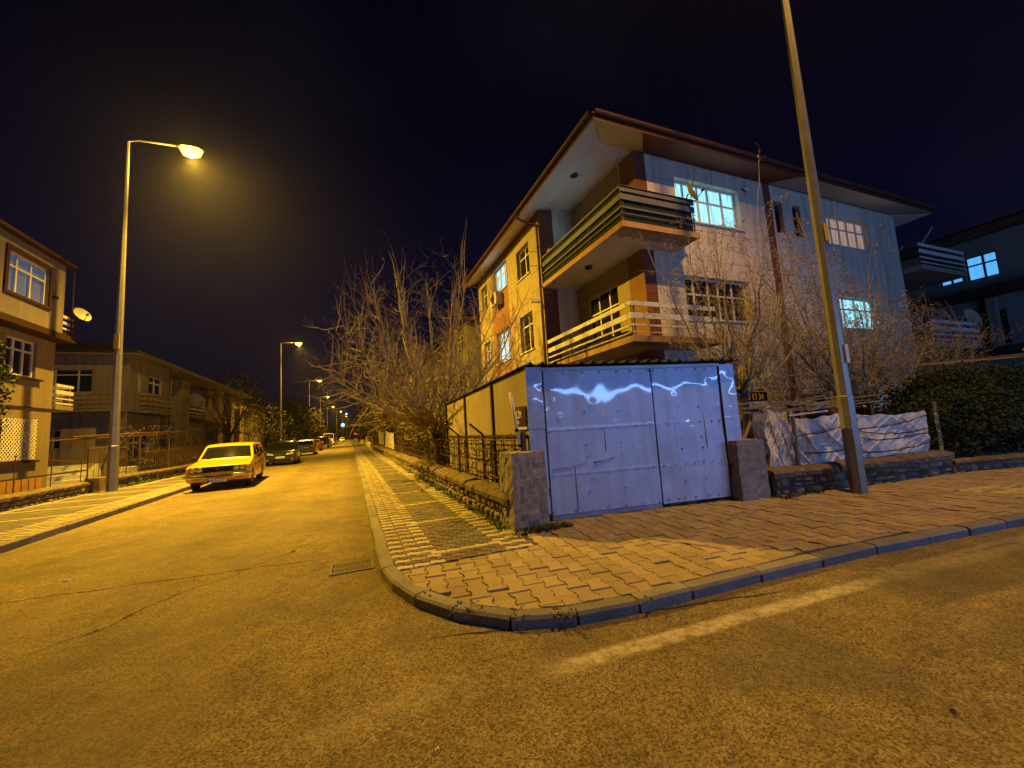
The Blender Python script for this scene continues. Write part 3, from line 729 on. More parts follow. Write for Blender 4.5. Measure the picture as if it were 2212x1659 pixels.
def window(par, o, u, n, a, b, c, d, cols, trans, depth=.14, pane='dglass', fr=None, split=None, name='window', bar=.055, label=None, pane_lab=None):
    """frame bars and pane; opening a..b, c..d on the wall; cols = fractions of vertical bars; trans = height of the transom as fraction"""
    o = V((o[0], o[1], 0)); u = V((*u, 0)).normalized(); n = V((*n, 0)).normalized(); fr = fr or MT['frame']
    P = lambda s, z, q: V((o.x + u.x * s - n.x * q, o.y + u.y * s - n.y * q, z))
    def bx(mb, s0, s1, z0, z1, q0, q1):
        mb.hexa([P(s0, z0, q1), P(s1, z0, q1), P(s1, z0, q0), P(s0, z0, q0), P(s0, z1, q1), P(s1, z1, q1), P(s1, z1, q0), P(s0, z1, q0)])
    mb = MB(); t = bar; q0, q1 = depth - .05, depth
    bx(mb, a, b, c, c + t, q0, q1); bx(mb, a, b, d - t, d, q0, q1); bx(mb, a, a + t, c + t, d - t, q0, q1); bx(mb, b - t, b, c + t, d - t, q0, q1)
    for f in cols:
        s = a + (b - a) * f; bx(mb, s - t * .55, s + t * .55, c + t, d - t, q0 + .003, q1)
    cuts = [a] + [a + (b - a) * f for f in cols] + [b]
    if trans:
        z = c + (d - c) * trans
        for s0, s1 in zip(cuts, cuts[1:]): bx(mb, s0 + t * .56, s1 - t * .56, z - t * .5, z + t * .5, q0 + .006, q1)
    w_ = mb.build(name, fr, par)
    if label: w_['label'] = label
    pm = MB(); pm.quad(P(a, c, depth - .008 if pane == 'dglass' else depth + .02), P(b, c, depth - .008 if pane == 'dglass' else depth + .02), P(b, d, depth - .008 if pane == 'dglass' else depth + .02), P(a, d, depth - .008 if pane == 'dglass' else depth + .02))
    p_ = pm.build('pane' if pane == 'dglass' else 'curtain', MT[pane], w_)
    return w_

# ------------------------------------------------------------------ the main apartment house
A = thing('apartment_building', 'three storey cream corner house with brown bands and wraparound balconies', 'building', (6.63, 12.6, 0))
X0, XI, YP, YF, ZS = 6.63, 8.06, 12.6, 8.93, 9.5
XR = 22.05; YB = 20.3
# street facade (normal -x): u runs +y from YP
so = (X0, YP); su = (0, 1); sn = (-1, 0)
sw = [(1.05, 2.30, 7.50, 8.78), (3.50, 5.25, 7.85, 9.12), (1.10, 2.35, 4.45, 5.95), (3.55, 5.25, 4.50, 5.98), (1.10, 2.35, 1.5, 2.9), (3.5, 5.2, 1.5, 2.9), (6.2, 7.2, 7.6, 8.9), (6.2, 7.2, 4.5, 5.9)]
b = MB()
wallq(b, so, su, sn, 3.38, 0, ZS, [q for q in sw if q[0] < 3], .22)
wallq(b, (X0, YP + 3.38), su, sn, 2.26, 0, ZS, [(q[0] - 3.38, q[1] - 3.38, q[2], q[3]) for q in sw if 3.4 < q[0] < 6], .22, m=1, mr_=0)
wallq(b, (X0, YP + 5.64), su, sn, YB - YP - 5.64, 0, ZS, [(q[0] - 5.64, q[1] - 5.64, q[2], q[3]) for q in sw if q[0] > 6], .22)
b.quad((X0, YB, 0), (XR, YB, 0), (XR, YB, ZS), (X0, YB, ZS))
for z in (9.05, 8.2, 7.3, 6.55, 5.7, 5.1, 4.25, 3.4):
    for y0, y1 in ((YP + .06, YP + 1.0), (YP + 2.4, YP + 3.36)): b.box(X0 - .004, y0, z, X0 - .001, y1, z + .018, 1)
b.build('wall', [MT['cream'], MT['tan']], A)
for q, pn, cl, tr in ((sw[0], 'dglass', (.5,), .72), (sw[1], 'lit_cyan', (.33, .66), .68), (sw[2], 'dglass', (.5,), .72), (sw[3], 'lit_pale', (.33, .66), .68), (sw[4], 'dglass', (.5,), .7), (sw[5], 'dglass', (.5,), .7), (sw[6], 'dglass', (.5,), .7), (sw[7], 'lit_dim', (.5,), .7)):
    window(A, so, su, sn, *q, cl, tr, .2, pn)
# return wall at YP (normal -y) and the recessed balcony wall (normal -x), then the side facade (normal -y)
b = MB(); b.quad((X0, YP, 0), (7.2, YP, 0), (7.2, YP, ZS), (X0, YP, ZS)); b.build('corner_band', MT['brown'], A)
b = MB(); b.quad((7.2, YP, 0), (XI, YP, 0), (XI, YP, ZS + .1), (7.2, YP, ZS + .1)); b.build('wall', MT['white_wall'], A)
bo = (XI, 9.62); bw = [(.68, 2.52, 6.85, 8.78), (.60, 2.45, 3.75, 5.92)]
b = MB(); wallq(b, bo, su, sn, YP - 9.62, 0, ZS + .1, bw, .2); b.build('wall', MT['cream'], A)
w1 = window(A, bo, su, sn, *bw[0], (.33, .66), .0, .18, 'lit_cyan')
w2 = window(A, bo, su, sn, *bw[1], (.33, .66), .70, .18, 'dglass', name='balcony_door')
b = MB(); b.quad((XI, YF, 0), (XI, 9.62, 0), (XI, 9.62, ZS + .1), (XI, YF, ZS + .1), m=1)
b.quad((XI, YF, 0), (8.50, YF, 0), (8.50, YF, ZS + .1), (XI, YF, ZS + .1), m=0)
for k in range(12):
    z = .6 + k * .75; b.box(XI + .01, YF - .003, z, 8.49, YF - .001, z + .02, 2)
b.build('corner_column', [MT['brown'], MT['tan'], MT['gutter']], A)
fo = (8.50, YF); fu = (1, 0); fn = (0, -1)
fw_ = [(1.12, 3.98, 7.62, 9.05), (1.10, 3.95, 4.42, 5.80), (8.74, 11.45, 7.72, 8.98), (8.80, 11.2, 4.42, 5.66), (1.2, 3.9, 1.4, 2.7), (9.0, 11.2, 1.3, 2.5), (5.75, 6.20, 7.8, 9.0), (6.75, 7.20, 7.8, 9.0)]
b = MB(); wallq(b, fo, fu, fn, 5.25, 0, ZS + .15, [q for q in fw_ if q[1] < 5], .26); wallq(b, (14.12, YF), fu, fn, XR - 14.12, 0, ZS + .15, [(q[0] - 5.62, q[1] - 5.62, q[2], q[3]) for q in fw_ if q[0] > 5.6], .22)
b.quad((XR, YF, 0), (XR, YB, 0), (XR, YB, ZS), (XR, YF, ZS))
for z in (8.85, 8.1, 7.35, 6.35, 3.25): b.box(8.52, YF - .004, z, 9.6 if z > 7.6 else 13.7, YF - .001, z + .014, 1)
b.build('wall', [MT['white_wall'], MT['slab']], A)
b = MB(); b.box(13.75, YF - .01, 0, 14.12, YF + .2, ZS + .1); b.build('pilaster', MT['brown'], A)
window(A, fo, fu, fn, *fw_[0], (.18, .40, .56, .78), .62, .24, 'lit_cyan')
window(A, fo, fu, fn, *fw_[1], (.18, .40, .56, .78), .62, .24, 'dglass')
window(A, fo, fu, fn, *fw_[2], (.18, .38, .58, .8), .64, .20, 'lit_peach', label='window with a peach coloured curtain')
window(A, fo, fu, fn, *fw_[3], (.2, .5, .8), .64, .20, 'lit_cyan')
window(A, fo, fu, fn, *fw_[4], (.25, .5, .75), .64, .20, 'dglass')
window(A, fo, fu, fn, *fw_[5], (.25, .5, .75), .64, .20, 'lit_dim')
window(A, fo, fu, fn, *fw_[6], (), .0, .18, 'dglass', fr=MT['metal_dk']); window(A, fo, fu, fn, *fw_[7], (), .0, .18, 'dglass', fr=MT['metal_dk'])
for q in fw_[:4]: MB().box(8.5 + q[0] - .06, YF - .07, q[2] - .05, 8.5 + q[1] + .06, YF + .1, q[2] - .005).build('sill', MT['whitebar'], A)
for q in sw[:5]: MB().box(X0 - .06, YP + q[0] - .05, q[2] - .05, X0 + .1, YP + q[1] + .05, q[2] - .005).build('sill', MT['whitebar'], A)
# eaves and hip roof
EX, EY, ER, EB, ZE = 5.95, 7.90, 22.75, 21.0, 9.30
b = MB()
zi = 9.60; ix, iy, ir, ib = EX + 1.0, EY + 1.0, ER - 1.0, EB - 1.0
def so_(p0, p1, p2, p3, m=0): b.quad(p0, p1, p2, p3, m=m)
b.quad((EX, EY, ZE), (EX, EB, ZE), (ix, ib, zi), (ix, iy, zi), m=0)
b.quad((ix, iy, zi), (ix, ib, zi), (XI + .25, ib, zi), (XI + .25, iy, zi), m=0)
b.quad((EX, EY, ZE), (ix, iy, zi), (8.45, iy, zi), (7.55, EY, ZE), m=0)
b.quad((7.55, EY, ZE), (8.45, iy, zi), (14.0, iy, zi), (14.4, EY, ZE), m=1)
b.quad((14.4, EY, ZE), (14.0, iy, zi), (ir, iy, zi), (ER, EY, ZE), m=0)
b.quad((ER, EY, ZE), (ir, iy, zi), (ir, ib, zi), (ER, EB, ZE), m=0)
b.build('soffit', [MT['soffit'], MT['brown']], A)
b = MB()
b.quad((X0 - .003, YP + .02, 9.25), (X0 - .003, YB, 9.25), (X0 - .003, YB, 9.52), (X0 - .003, YP + .02, 9.52))
b.build('eave_band', MT['brown'], A)
b = MB()
for p, q in (((EX, EY), (ER, EY)), ((EX, EB), (EX, EY)), ((ER, EY), (ER, EB))):
    b.quad((*p, ZE - .02), (*q, ZE - .02), (*q, ZE + .20), (*p, ZE + .20))
b.quad((EX, EY, ZE + .2), (ER, EY, ZE + .2), (ER - 4, EY + 5, 11.2), (EX + 5, EY + 5, 11.2), m=1); b.quad((EX, EB, ZE + .2), (EX, EY, ZE + .2), (EX + 5, EY + 5, 11.2), (EX + 5, EB - 5, 11.2), m=1)
b.quad((ER, EY, ZE + .2), (ER, EB, ZE + .2), (ER - 4, EB - 5, 11.2), (ER - 4, EY + 5, 11.2), m=1); b.quad((ER, EB, ZE + .2), (EX, EB, ZE + .2), (EX + 5, EB - 5, 11.2), (ER - 4, EB - 5, 11.2), m=1)
rf = b.build('roof', [MT['gutter'], MT['rooft']], A)
b = MB()
def gutter(p, q):
    p, q = V(p), V(q); d = (q - p).normalized(); n_ = V((d.y, -d.x, 0)); r = .075; pts = []
    for c in (p, q):
        pts.append([c + n_ * (r * cos(a) + .075) + V((0, 0, r * sin(a))) for a in [pi + pi * k / 6 for k in range(7)]])
    for k in range(6): b.quad(pts[0][k], pts[1][k], pts[1][k + 1], pts[0][k + 1])
gutter((EX, EY, ZE + .17), (ER, EY, ZE + .17)); gutter((EX, EB, ZE + .17), (EX, EY, ZE + .17))
b.build('gutter', MT['gutter'], rf)
b = MB(); b.tube([(EX - .07, 12.9, 9.4), (EX - .07, 12.95, 9.25), (EX + .15, 12.9, 9.12), (X0 - .12, 12.72, 8.98), (X0 - .09, 12.66, 8.8), (X0 - .09, 12.66, .1)], .05, 8)
for z in (8, 6.5, 5, 3.5): b.tube([(X0 - .09, 12.66, z), (X0 - .09, 12.66, z + .05)], .062, 8)
b.build('downpipe', MT['gutter'], A, smooth=True)
# balconies
def balcony(zs, xr, name_lab, upper):
    m = MB(); x0 = X0 - .02; y0 = 7.93; th = .16
    pts = [(x0, y0), (xr, y0), (xr - .15, YF), (XI, YF), (XI, YP), (x0, YP)]
    rnd = random.Random(int(zs * 10))
    # slab with a ragged underside at the corner
    m.quad(*[(x, y, zs) for x, y in pts], m=0)
    def und(x, y, z):
        return z
    nx, ny = 26, 30
    def under(xa, xb, ya, yb, nx, ny):
        i0 = len(m.v)
        for j in range(ny + 1):
            for i in range(nx + 1):
                x = xa + (xb - xa) * i / nx; y = ya + (yb - ya) * j / ny
                d = min(abs(y - y0), 1.2); rot = max(0, 1 - d / .75) * (.5 + .5 * mn.noise(V((x * 1.5, y * 1.5, zs)))) if upper else max(0, 1 - d / .3) * .4
                z = zs - th + rot * .05 * mn.noise(V((x * 7, y * 7, 3))) + (rot * .05)
                m.v.append(V((x, y, z)))
        for j in range(ny):
            for i in range(nx):
                q = i0 + j * (nx + 1) + i; m.f.append((q, q + nx + 1, q + nx + 2, q + 1)); m.m.append(2 if (ya + (yb - ya) * (j + .5) / ny) > 8.5 + .25 * mn.noise(V((i * .3, 0, 1))) else 0)
    under(x0, XI, y0, YP, 14, 46); under(XI, xr, y0, YF, 24, 10)
    for p, q in zip(pts[:2] , pts[1:3]): m.quad((*p, zs - th), (*q, zs - th), (*q, zs), (*p, zs), m=1)
    m.quad((x0, YP, zs - th), (x0, y0, zs - th), (x0, y0, zs), (x0, YP, zs), m=1)
    s_ = m.build('balcony', [MT['slab'], MT['slabedge'], MT['soffit']], A); s_['label'] = name_lab
    r = MB(); x1 = x0 + .03; y1 = y0 + .03; xe = xr - (.1 if upper else .2)
    if upper: bars = ((.93, .99, 1), (.60, .76, 1), (.36, .41, 1), (.20, .22, 0)); 
    else: bars = ((.78, .90, 1), (.45, .60, 1), (.25, .30, 1), (.08, .10, 0))
    k = 0
    for z0, z1, wd in bars:
        r.box(x1 - .02, y1 + .02, zs + z0, x1 + .015, YP - .03, zs + z1, 0); r.box(x1 - .02, y1 - .02, zs + z0, xe, y1 + .015, zs + z1, 0)
    if upper: r.box(x1 - .02, y1 - .02, zs + .83, xe, y1 + .012, zs + .98, 0)
    for y in [y1 + .04 + i * (YP - y1 - .1) / 6 for i in range(7)]: r.box(x1 + .018, y - .012, zs, x1 + .04, y + .012, zs + .95, 1)
    for x in [x1 + .1 + i * (xe - x1 - .12) / 4 for i in range(5)]: r.box(x - .012, y1 + .018, zs, x + .012, y1 + .04, zs + .95, 1)
    if upper: r.box(x1 + .045, y1 + .06, zs + .03, x1 + .06, YP - .08, zs + .93, 2); r.box(x1 + .08, y1 + .045, zs + .03, xe - .05, y1 + .06, zs + .93, 2)
    r.build('railing', [MT['greybar'] if upper else MT['whitebar'], MT['metal_dk'], MT['hedge']], s_)
    return s_
balcony(6.62, 9.30, 'upper balcony with dark hedge screen behind the rails', True)
balcony(3.57, 9.75, 'lower balcony with bare white rails', False)
# ceiling lamps under soffit and balcony
for k, (x, y, z, lb) in enumerate(((6.95, 10.5, 9.57, 'dark ring lamp on the white eave ceiling above the top balcony'), (7.2, 10.47, 6.42, 'small dark ceiling lamp under the upper balcony'))):
    b = MB(); b.lathe((x, y, z), [(.0, -.05), (.05, -.05), (.055, -.01), (.13, -.015), (.14, .02)] if k == 0 else [(0, -.07), (.07, -.06), (.12, -.02), (.12, .04)], 16)
    tag(b.build('ceiling_lamp', MT['metal_dk'], smooth=True), lb, 'lamp')
# right rear balconies of the building
for zs, x0, x1, lb in ((7.15, 22.1, 25.9, 'top balcony at the far right end'), (3.85, 22.1, 26.0, 'first floor balcony with blue screen at the far right end')):
    b = MB(); b.box(x0, 8.3, zs - .2, x1, 10.4, zs, 0); s_ = b.build('balcony', MT['slab'], A); s_['label'] = lb
    b = MB()
    for a, c in ((.82, .95), (.52, .68), (.3, .36), (.1, .14)):
        b.box(x0 + .02, 8.3, zs + a, x1, 8.34, zs + c, 0); b.box(x1 - .04, 8.345, zs + a, x1, 10.4, zs + c, 0)
    b.box(x0 + .05, 8.36, zs + .02, x1 - .06, 8.38, zs + .9, 1)
    b.build('railing', [MT['whitebar'], mat('blue_screen', (.03, .04, .16), .7) if zs < 5 else MT['metal_dk']], s_)
# sign lights, floodlight tubes on the corner, lettering
t = MB().tube([(X0 - .45, 12.85, 8.98), (X0 - .08, 12.85, 9.0)], .05, 8); tag(t.build('security_light', MT['metal_dk']), 'dark tube lamp on a bracket near the eave by the downpipe', 'lamp')
t = MB().tube([(X0 - .45, 12.85, 5.98), (X0 - .08, 12.85, 6.0)], .045, 8); tag(t.build('security_light', MT['whitebar']), 'pale tube lamp on a bracket halfway up by the downpipe', 'lamp')
b = thing('vertical_banner', 'red vertical lettering for sale between the street facade windows', 'lettering', (X0, 15.5, 6.5))
MT['redl'] = mat('red_letter', (.30, .03, .02), .7)
for k, ch in enumerate('SATILIK'):
    text(ch, .40, (X0 - .006, 15.62, 6.35 - k * .44), (0, -1, 0), (0, 0, 1), MT['redl'], 'letter', b, .002, bold=.008)
# air conditioners, dishes, camera
def ac(x0, y0, z0, dx, dy, dz, face, label):
    t = thing('air_conditioner', label, 'air conditioner', (x0, y0, z0), 'air conditioner boxes on the walls')
    b = MB(); b.box(x0, y0, z0, x0 + dx, y0 + dy, z0 + dz); b.build('casing', MT['acm'], t, bevel=.02)
    b = MB()
    if face == '-y':
        b.lathe((x0 + dx * .4, y0 - .004, z0 + dz * .5), [(0, 0), (dz * .4, 0), (dz * .4, -.012)], 20, 'y')
        for k in range(5): b.lathe((x0 + dx * .4, y0 - .01, z0 + dz * .5), [(dz * (.08 + .075 * k), 0), (dz * (.08 + .075 * k), -.006), (dz * (.095 + .075 * k), -.006), (dz * (.095 + .075 * k), 0)], 20, 'y')
    else:
        b.lathe((x0 - .004, y0 + dy * .5, z0 + dz * .5), [(0, 0), (dz * .4, 0), (dz * .4, -.012)], 20, 'x')
        for k in range(5): b.lathe((x0 - .01, y0 + dy * .5, z0 + dz * .5), [(dz * (.08 + .075 * k), 0), (dz * (.08 + .075 * k), -.006), (dz * (.095 + .075 * k), -.006), (dz * (.095 + .075 * k), 0)], 20, 'x')
    b.build('fan_grille', MT['metal_dk'], t, smooth=False)
    b = MB(); b.seg((x0 + dx * .5, y0 + dy * .5, z0 - .02), (x0 + dx, y0 + dy, z0 - .02), .03); b.box(x0, y0 + dy * .2, z0 - .03, x0 + dx, y0 + dy * .25, z0 - .003); b.build('bracket', MT['metal_dk'], t)
ac(6.25, 16.6, 7.15, .32, .85, .58, '-x', 'air conditioner box under the lit top floor window')
ac(14.25, 8.50, 1.42, .85, .32, .55, '-y', 'air conditioner box low on the wall behind the side street trees')
def dish(label, c, aim, r, pole, seed=0, arm=True):
    t = thing('satellite_dish', label, 'satellite dish', pole, 'satellite dishes on balconies and roofs')
    c = V(c); a = V(aim).normalized(); x = a.cross(V((0, 0, 1))).normalized(); y = x.cross(a); b = MB(); i0 = 0; n_ = 24
    for j in range(6):
        rr = r * j / 5
        for q in range(n_):
            th = 2 * pi * q / n_; b.v.append(c + x * rr * cos(th) + y * rr * 1.08 * sin(th) + a * (rr * rr / r * .35))
    for j in range(5):
        for q in range(n_): b.f.append((j * n_ + q, j * n_ + (q + 1) % n_, (j + 1) * n_ + (q + 1) % n_, (j + 1) * n_ + q)); b.m.append(0)
    b.build('reflector', MT['dish'], t, smooth=True)
    b = MB(); f = c + a * r * 1.2 - y * r * .5; b.tube([c - y * r, f], .012, 5); b.tube([f, f - a * .09], .035, 8); b.build('feed_arm', MT['metal_dk'], t)
    b = MB(); b.tube([pole, (pole[0], pole[1], c.z - .05), c - a * .03], .02, 6); b.build('mast', MT['metal_dk'], t)
dish('beige satellite dish at the end of the top floor balcony', (8.98, 7.86, 7.72), (.55, -.75, .35), .30, (9.05, 8.05, 6.75))
dish('satellite dish silhouetted beside the eave of the left house', (-9.0, 18.75, 6.40), (.75, -.45, .45), .26, (-9.25, 18.9, 5.7))
dish('satellite dish on the middle balcony of the row house', (-10.75, 36.3, 4.75), (.7, -.55, .35), .58, (-11.2, 36.6, 3.75))
dish('small satellite dish under the far end of the row house eave', (-10.8, 47.5, 5.3), (.7, -.55, .35), .42, (-11.1, 47.7, 4.4))
dish('large dim satellite dish at the far right first floor balcony', (25.9, 8.5, 5.05), (-.2, -.9, .3), .42, (25.7, 9.1, 3.9))
dish('small satellite dish on a pole behind the leafy bushes of the row house garden', (-10.9, 51.5, 5.3), (.7, -.5, .35), .35, (-11.1, 51.7, 4.0))
b = MB().tube([(9.08, 8.0, 7.3), (9.42, 7.95, 8.65)], .012, 5); tag(b.build('antenna_rod', MT['metal_dk']), 'thin slanting rod standing by the dish on the top balcony', 'rod')
b = MB().tube([(6.70, 7.98, 6.7), (6.62, 7.94, 8.35)], .012, 5); tag(b.build('antenna_rod', MT['metal_dk']), 'thin upright rod at the corner of the top balcony', 'rod')
b = MB().tube([(23.3, 8.9, 8.0), (25.2, 8.9, 9.5)], .03, 5); tag(b.build('antenna_rod', MT['whitebar']), 'long slanting pole rising from the far right balcony', 'rod')
t = thing('security_camera', 'small white security camera beside the lit top floor window', 'camera', (12.8, YF, 9.1))
MB().tube([(12.75, YF, 9.15), (12.75, YF - .12, 9.12)], .015, 6).build('bracket', MT['whitebar'], t); MB().tube([(12.65, YF - .14, 9.13), (12.90, YF - .16, 9.06)], .045, 10).build('body', MT['whitebar'], t, smooth=True)
# bits on the upper balcony: orange helmet-like bundle and dark cloth
MT['orange'] = mat('orange_plastic', (.55, .08, .02), .5)
b = MB(); b.lathe((6.78, 12.15, 7.62), [(.0, .17), (.08, .15), (.13, .07), (.13, 0), (.10, -.04)], 14); tag(b.build('helmet', MT['orange'], smooth=True), 'orange helmet hanging at the end of the top balcony', 'helmet')
b = MB(); b.box(6.75, 11.7, 6.65, 7.1, 12.4, 7.5); b.box(6.72, 11.75, 7.5, 7.15, 12.3, 7.56); tag(b.build('storage_cabinet', MT['metal_dk'], bevel=.03), 'dark cabinet at the end of the top balcony', 'cabinet')
b = MB(); b.box(6.9, 9.6, 3.58, 7.3, 10.5, 3.95); b.box(6.95, 8.6, 3.58, 7.2, 9.3, 3.85); tag(b.build('storage_box', MT['metal_dk'], bevel=.02), 'dark boxes stored behind the rails of the lower balcony', 'box')
# washing lines
for z, lb in ((7.9, 'thin washing line from the wall to the top balcony'), (7.35, 'thin wire sagging beside the downpipe')):
    b = MB(); b.tube([(X0 - .5, 13.3, z + .2), (X0 - .1, 12.5, z - .1), (6.75, 11.9, z + .1)], .008, 4); tag(b.build('wire', MT['metal_dk']), lb, 'wire')

# for-sale banner on the ground floor of the side facade
MT['yel'] = mat('banner_yellow', (.80, .58, .03), .6); MT['ink'] = mat('banner_ink', (.015, .015, .02), .6); MT['bwhite'] = mat('banner_white', (.62, .60, .50), .6)
s = thing('sale_banner', 'yellow and black for sale banner on the ground floor wall reading SATILIK', 'banner', (12.0, YF - .02, 2.2))
b = MB(); b.box(11.38, YF - .03, 2.38, 12.58, YF - .012, 2.86, 0); b.box(11.38, YF - .03, 2.10, 12.58, YF - .012, 2.378, 1); b.box(11.38, YF - .03, 1.80, 12.58, YF - .012, 2.098, 2); b.box(11.38, YF - .03, 1.55, 12.58, YF - .012, 1.798, 1)
b.build('sheet', [MT['yel'], MT['bwhite'], MT['ink']], s)
tx = lambda t_, sz, x, z, m, **k: text(t_, sz, (x, YF - .032, z), (1, 0, 0), (0, 0, 1), m, 'lettering', s, .001, **k)
tx('SATILIK', .36, 11.42, 2.48, MT['ink'], sx=.74, bold=.006); tx('UR', .26, 11.42, 2.15, MT['ink'], sx=.8, bold=.004); tx('GAYRİMENKUL', .105, 11.80, 2.25, MT['ink'], sx=.95); tx('270 13 34', .27, 11.42, 1.86, MT['yel'], sx=.9, bold=.006)
b = MB(); b.box(11.8, YF - .034, 2.13, 12.5, YF - .031, 2.2); b.build('stripe', MT['orange'], s)
b = MB()
for k in range(6): b.box(11.55 + k * .14, YF - .034, 1.6, 11.63 + k * .14, YF - .031, 1.72)
b.build('stripe', MT['acm'], s)

# ------------------------------------------------------------------ street lamps
MT['bulb'] = glow('sodium_bulb', (1.0, .56, .06), 9)
MT['bulb_far'] = glow('sodium_bulb_far', (1.0, .55, .12), 22)
MT['housing'] = mat('lamp_housing', (.20, .19, .17), .6, metal=.2)
MT['sticker'] = mat('yellow_sticker', (.55, .36, .03), .6)
def lamp(label, base, top, arm, head_dir, energy, spot, r0=.17, r1=.055, color=SODIUM, bulb='bulb', group='street lamps along the main street', blend=.35, tilt=0., light=True):
    t = thing('street_lamp', label, 'street lamp', base, group)
    B = V(base); T = V(top); d = V(head_dir).normalized()
    b = MB(); b.tube([B + V((0, 0, -.02)), B + (T - B) * .12, B + (T - B) * .121, T], [r0 * 1.12, r0 * 1.08, r0 * .98, r1], 8); b.build('pole', MT['steel'], t)
    H = T + d * arm
    b = MB(); b.tube([T + V((0, 0, -.1)), T + V((0, 0, .04)), T + d * .3 + V((0, 0, .14)), H + V((0, 0, .18))], .035, 6); b.build('arm', MT['steel'], t, smooth=True)
    b = MB(); s_ = V((-d.y, d.x, 0)); z = V((0, 0, 1))
    prof = [(-.12, .07, .05), (.0, .15, .09), (.35, .19, .11), (.62, .15, .09), (.74, .05, .04)]; i0 = 0; n_ = 10
    for a, w_, h_ in prof:
        for q in range(n_ + 1):
            th = pi * q / n_; b.v.append(H + d * a + s_ * w_ * cos(th) + z * (.14 + h_ * sin(th)))
    for j in range(len(prof) - 1):
        for q in range(n_): k = j * (n_ + 1) + q; b.f.append((k, k + 1, k + n_ + 2, k + n_ + 1)); b.m.append(0)
    hd = b.build('lamp_head', MT['housing'], t, smooth=True)
    b = MB()
    for a, w_, h_ in [(-.02, .06, .05), (.08, .19, .26), (.34, .22, .34), (.60, .18, .26), (.70, .05, .05)]:
        for q in range(n_ + 1):
            th = pi + pi * q / n_; b.v.append(H + d * a + s_ * w_ * cos(th) + z * (.135 + h_ * sin(th)))
    for j in range(4):
        for q in range(n_): k = j * (n_ + 1) + q; b.f.append((k, k + n_ + 1, k + n_ + 2, k + 1)); b.m.append(0)
    b.build('bulb', MT[bulb], hd, smooth=True)
    if light:
        l = bpy.data.lights.new('lamp_light', 'SPOT'); l.energy = energy; l.color = color; l.spot_size = R(spot); l.spot_blend = blend; l.shadow_soft_size = .09
        o = bpy.data.objects.new('lamp_light', l); C.objects.link(o); o.parent = t; o.location = H + d * .35 + V((0, 0, -.235)) - B
        if spot > 120:      # the glass bowl also glows faintly in every direction
            l2 = bpy.data.lights.new('bowl_glow', 'POINT'); l2.energy = energy * .045; l2.color = color; l2.shadow_soft_size = .12
            o2 = bpy.data.objects.new('bowl_glow', l2); C.objects.link(o2); o2.parent = t; o2.location = o.location + V((0, 0, -.05))
        o.rotation_euler = V((d.x * math.sin(tilt), d.y * math.sin(tilt), -math.cos(tilt))).to_track_quat('-Z', 'Y').to_euler()
    return t
L1 = lamp('nearest street lamp on the left pavement with a bright yellow glow', (-7.49, 17.75, .12), (-7.46, 17.7, 12.75), 1.55, (1, .0, 0), 33000, 126, .145, .055, blend=.8, tilt=.43)
b = MB(); b.box(-7.49 - .07, 17.60, 5.0, -7.49 + .07, 17.63, 5.5); b.build('sticker', MT['sticker'], L1)
far = [(52.4, 'second street lamp on the left, rising behind the parked cars'), (86.5, 'third street lamp down the left side'), (117, 'fourth street lamp down the left side, among far trees'), (149, 'fifth street lamp far down the left side'), (190, 'sixth street lamp at the far end beside a blue traffic light'), (240, 'farthest street lamp at the end of the street')]
for k, (y, lb) in enumerate(far):
    x = -7.5 - (.0 if k < 4 else -1.6 * (k - 3)); 
    lamp(lb, (x, y, .1), (x + .02, y, 12.8 - (.0, .0, .3, .8, .0, -.2)[k]), 1.5, (1, 0, 0), (27000, 27000, 24000, 24000, 28000, 28000)[k], 138, .14, .055, bulb='bulb', blend=.9, tilt=.43)
L2 = lamp('tall grey lamp post rising out of the top of the picture, by the white tarpaulins', (7.40, 3.95, .08), (7.36, 3.93, 12.9), 1.5, (-.35, -1, 0), 4200, 120, .105, .036, color=SODIUM2, group=None, blend=.55, tilt=-.22)
b = MB(); b.box(7.34, 3.835, 4.2, 7.42, 3.85, 4.5, 0); b.build('sticker', MT['sticker'], L2)
b = MB(); b.box(7.37, 3.825, 2.15, 7.45, 3.845, 2.45, 0); b.build('sticker', MT['whitebar'], L2)

# ------------------------------------------------------------------ tarpaulins, planks and fence on the side street wall
def tarp(name, label, P, seed, m, amp=.10, nx=120, nz=64, th=None):
    rnd = random.Random(seed); b = MB(); a, c, d, e_ = [V(p) for p in P]   # bl, br, tr, tl
    for j in range(nz + 1):
        for i in range(nx + 1):
            u, v = i / nx, j / nz; q = (a * (1 - u) + c * u) * (1 - v) + (e_ * (1 - u) + d * u) * v
            rg = lambda a_, b_, c_: (1 - min(1, abs(mn.noise(V((a_, b_, c_)))) * 3.2)) ** 2
            s = .7 * mn.noise(V((u * 2.2 + v + seed, v * 1.2, seed))) + .28 * rg(u * 3.4 + v * 1.9, v * .8, seed + 3) + .20 * rg(u * 6 - v * 3.2, v * 1.1 + u, seed + 8) + .08 * rg(u * 13 + v * 2, v * 5 - u * 3, seed)
            hang = math.sin(pi * u) * v * .06
            q.y += -s * amp * (.4 + .6 * math.sin(pi * min(1, max(0, v * .9 + .05)))); q.z -= hang; q.x += .03 * mn.noise(V((u * 5, v * 5, 9)))
            if j in (0, nz): q.z += .05 * mn.noise(V((u * 6, j, seed)))
            b.v.append(q)
    for j in range(nz):
        for i in range(nx): q = j * (nx + 1) + i; b.f.append((q, q + 1, q + nx + 2, q + nx + 1)); b.m.append(0)
    return tag(b.build(name, m, smooth=True), label, 'tarpaulin', 'white tarpaulins on the garden fences')
MT['tarp'] = mat('white_tarpaulin', (.56, .54, .52), .6, var=.18, vs=2.5, spec=.35, bump=.15, bs=40, stain=(.36, .32, .27))
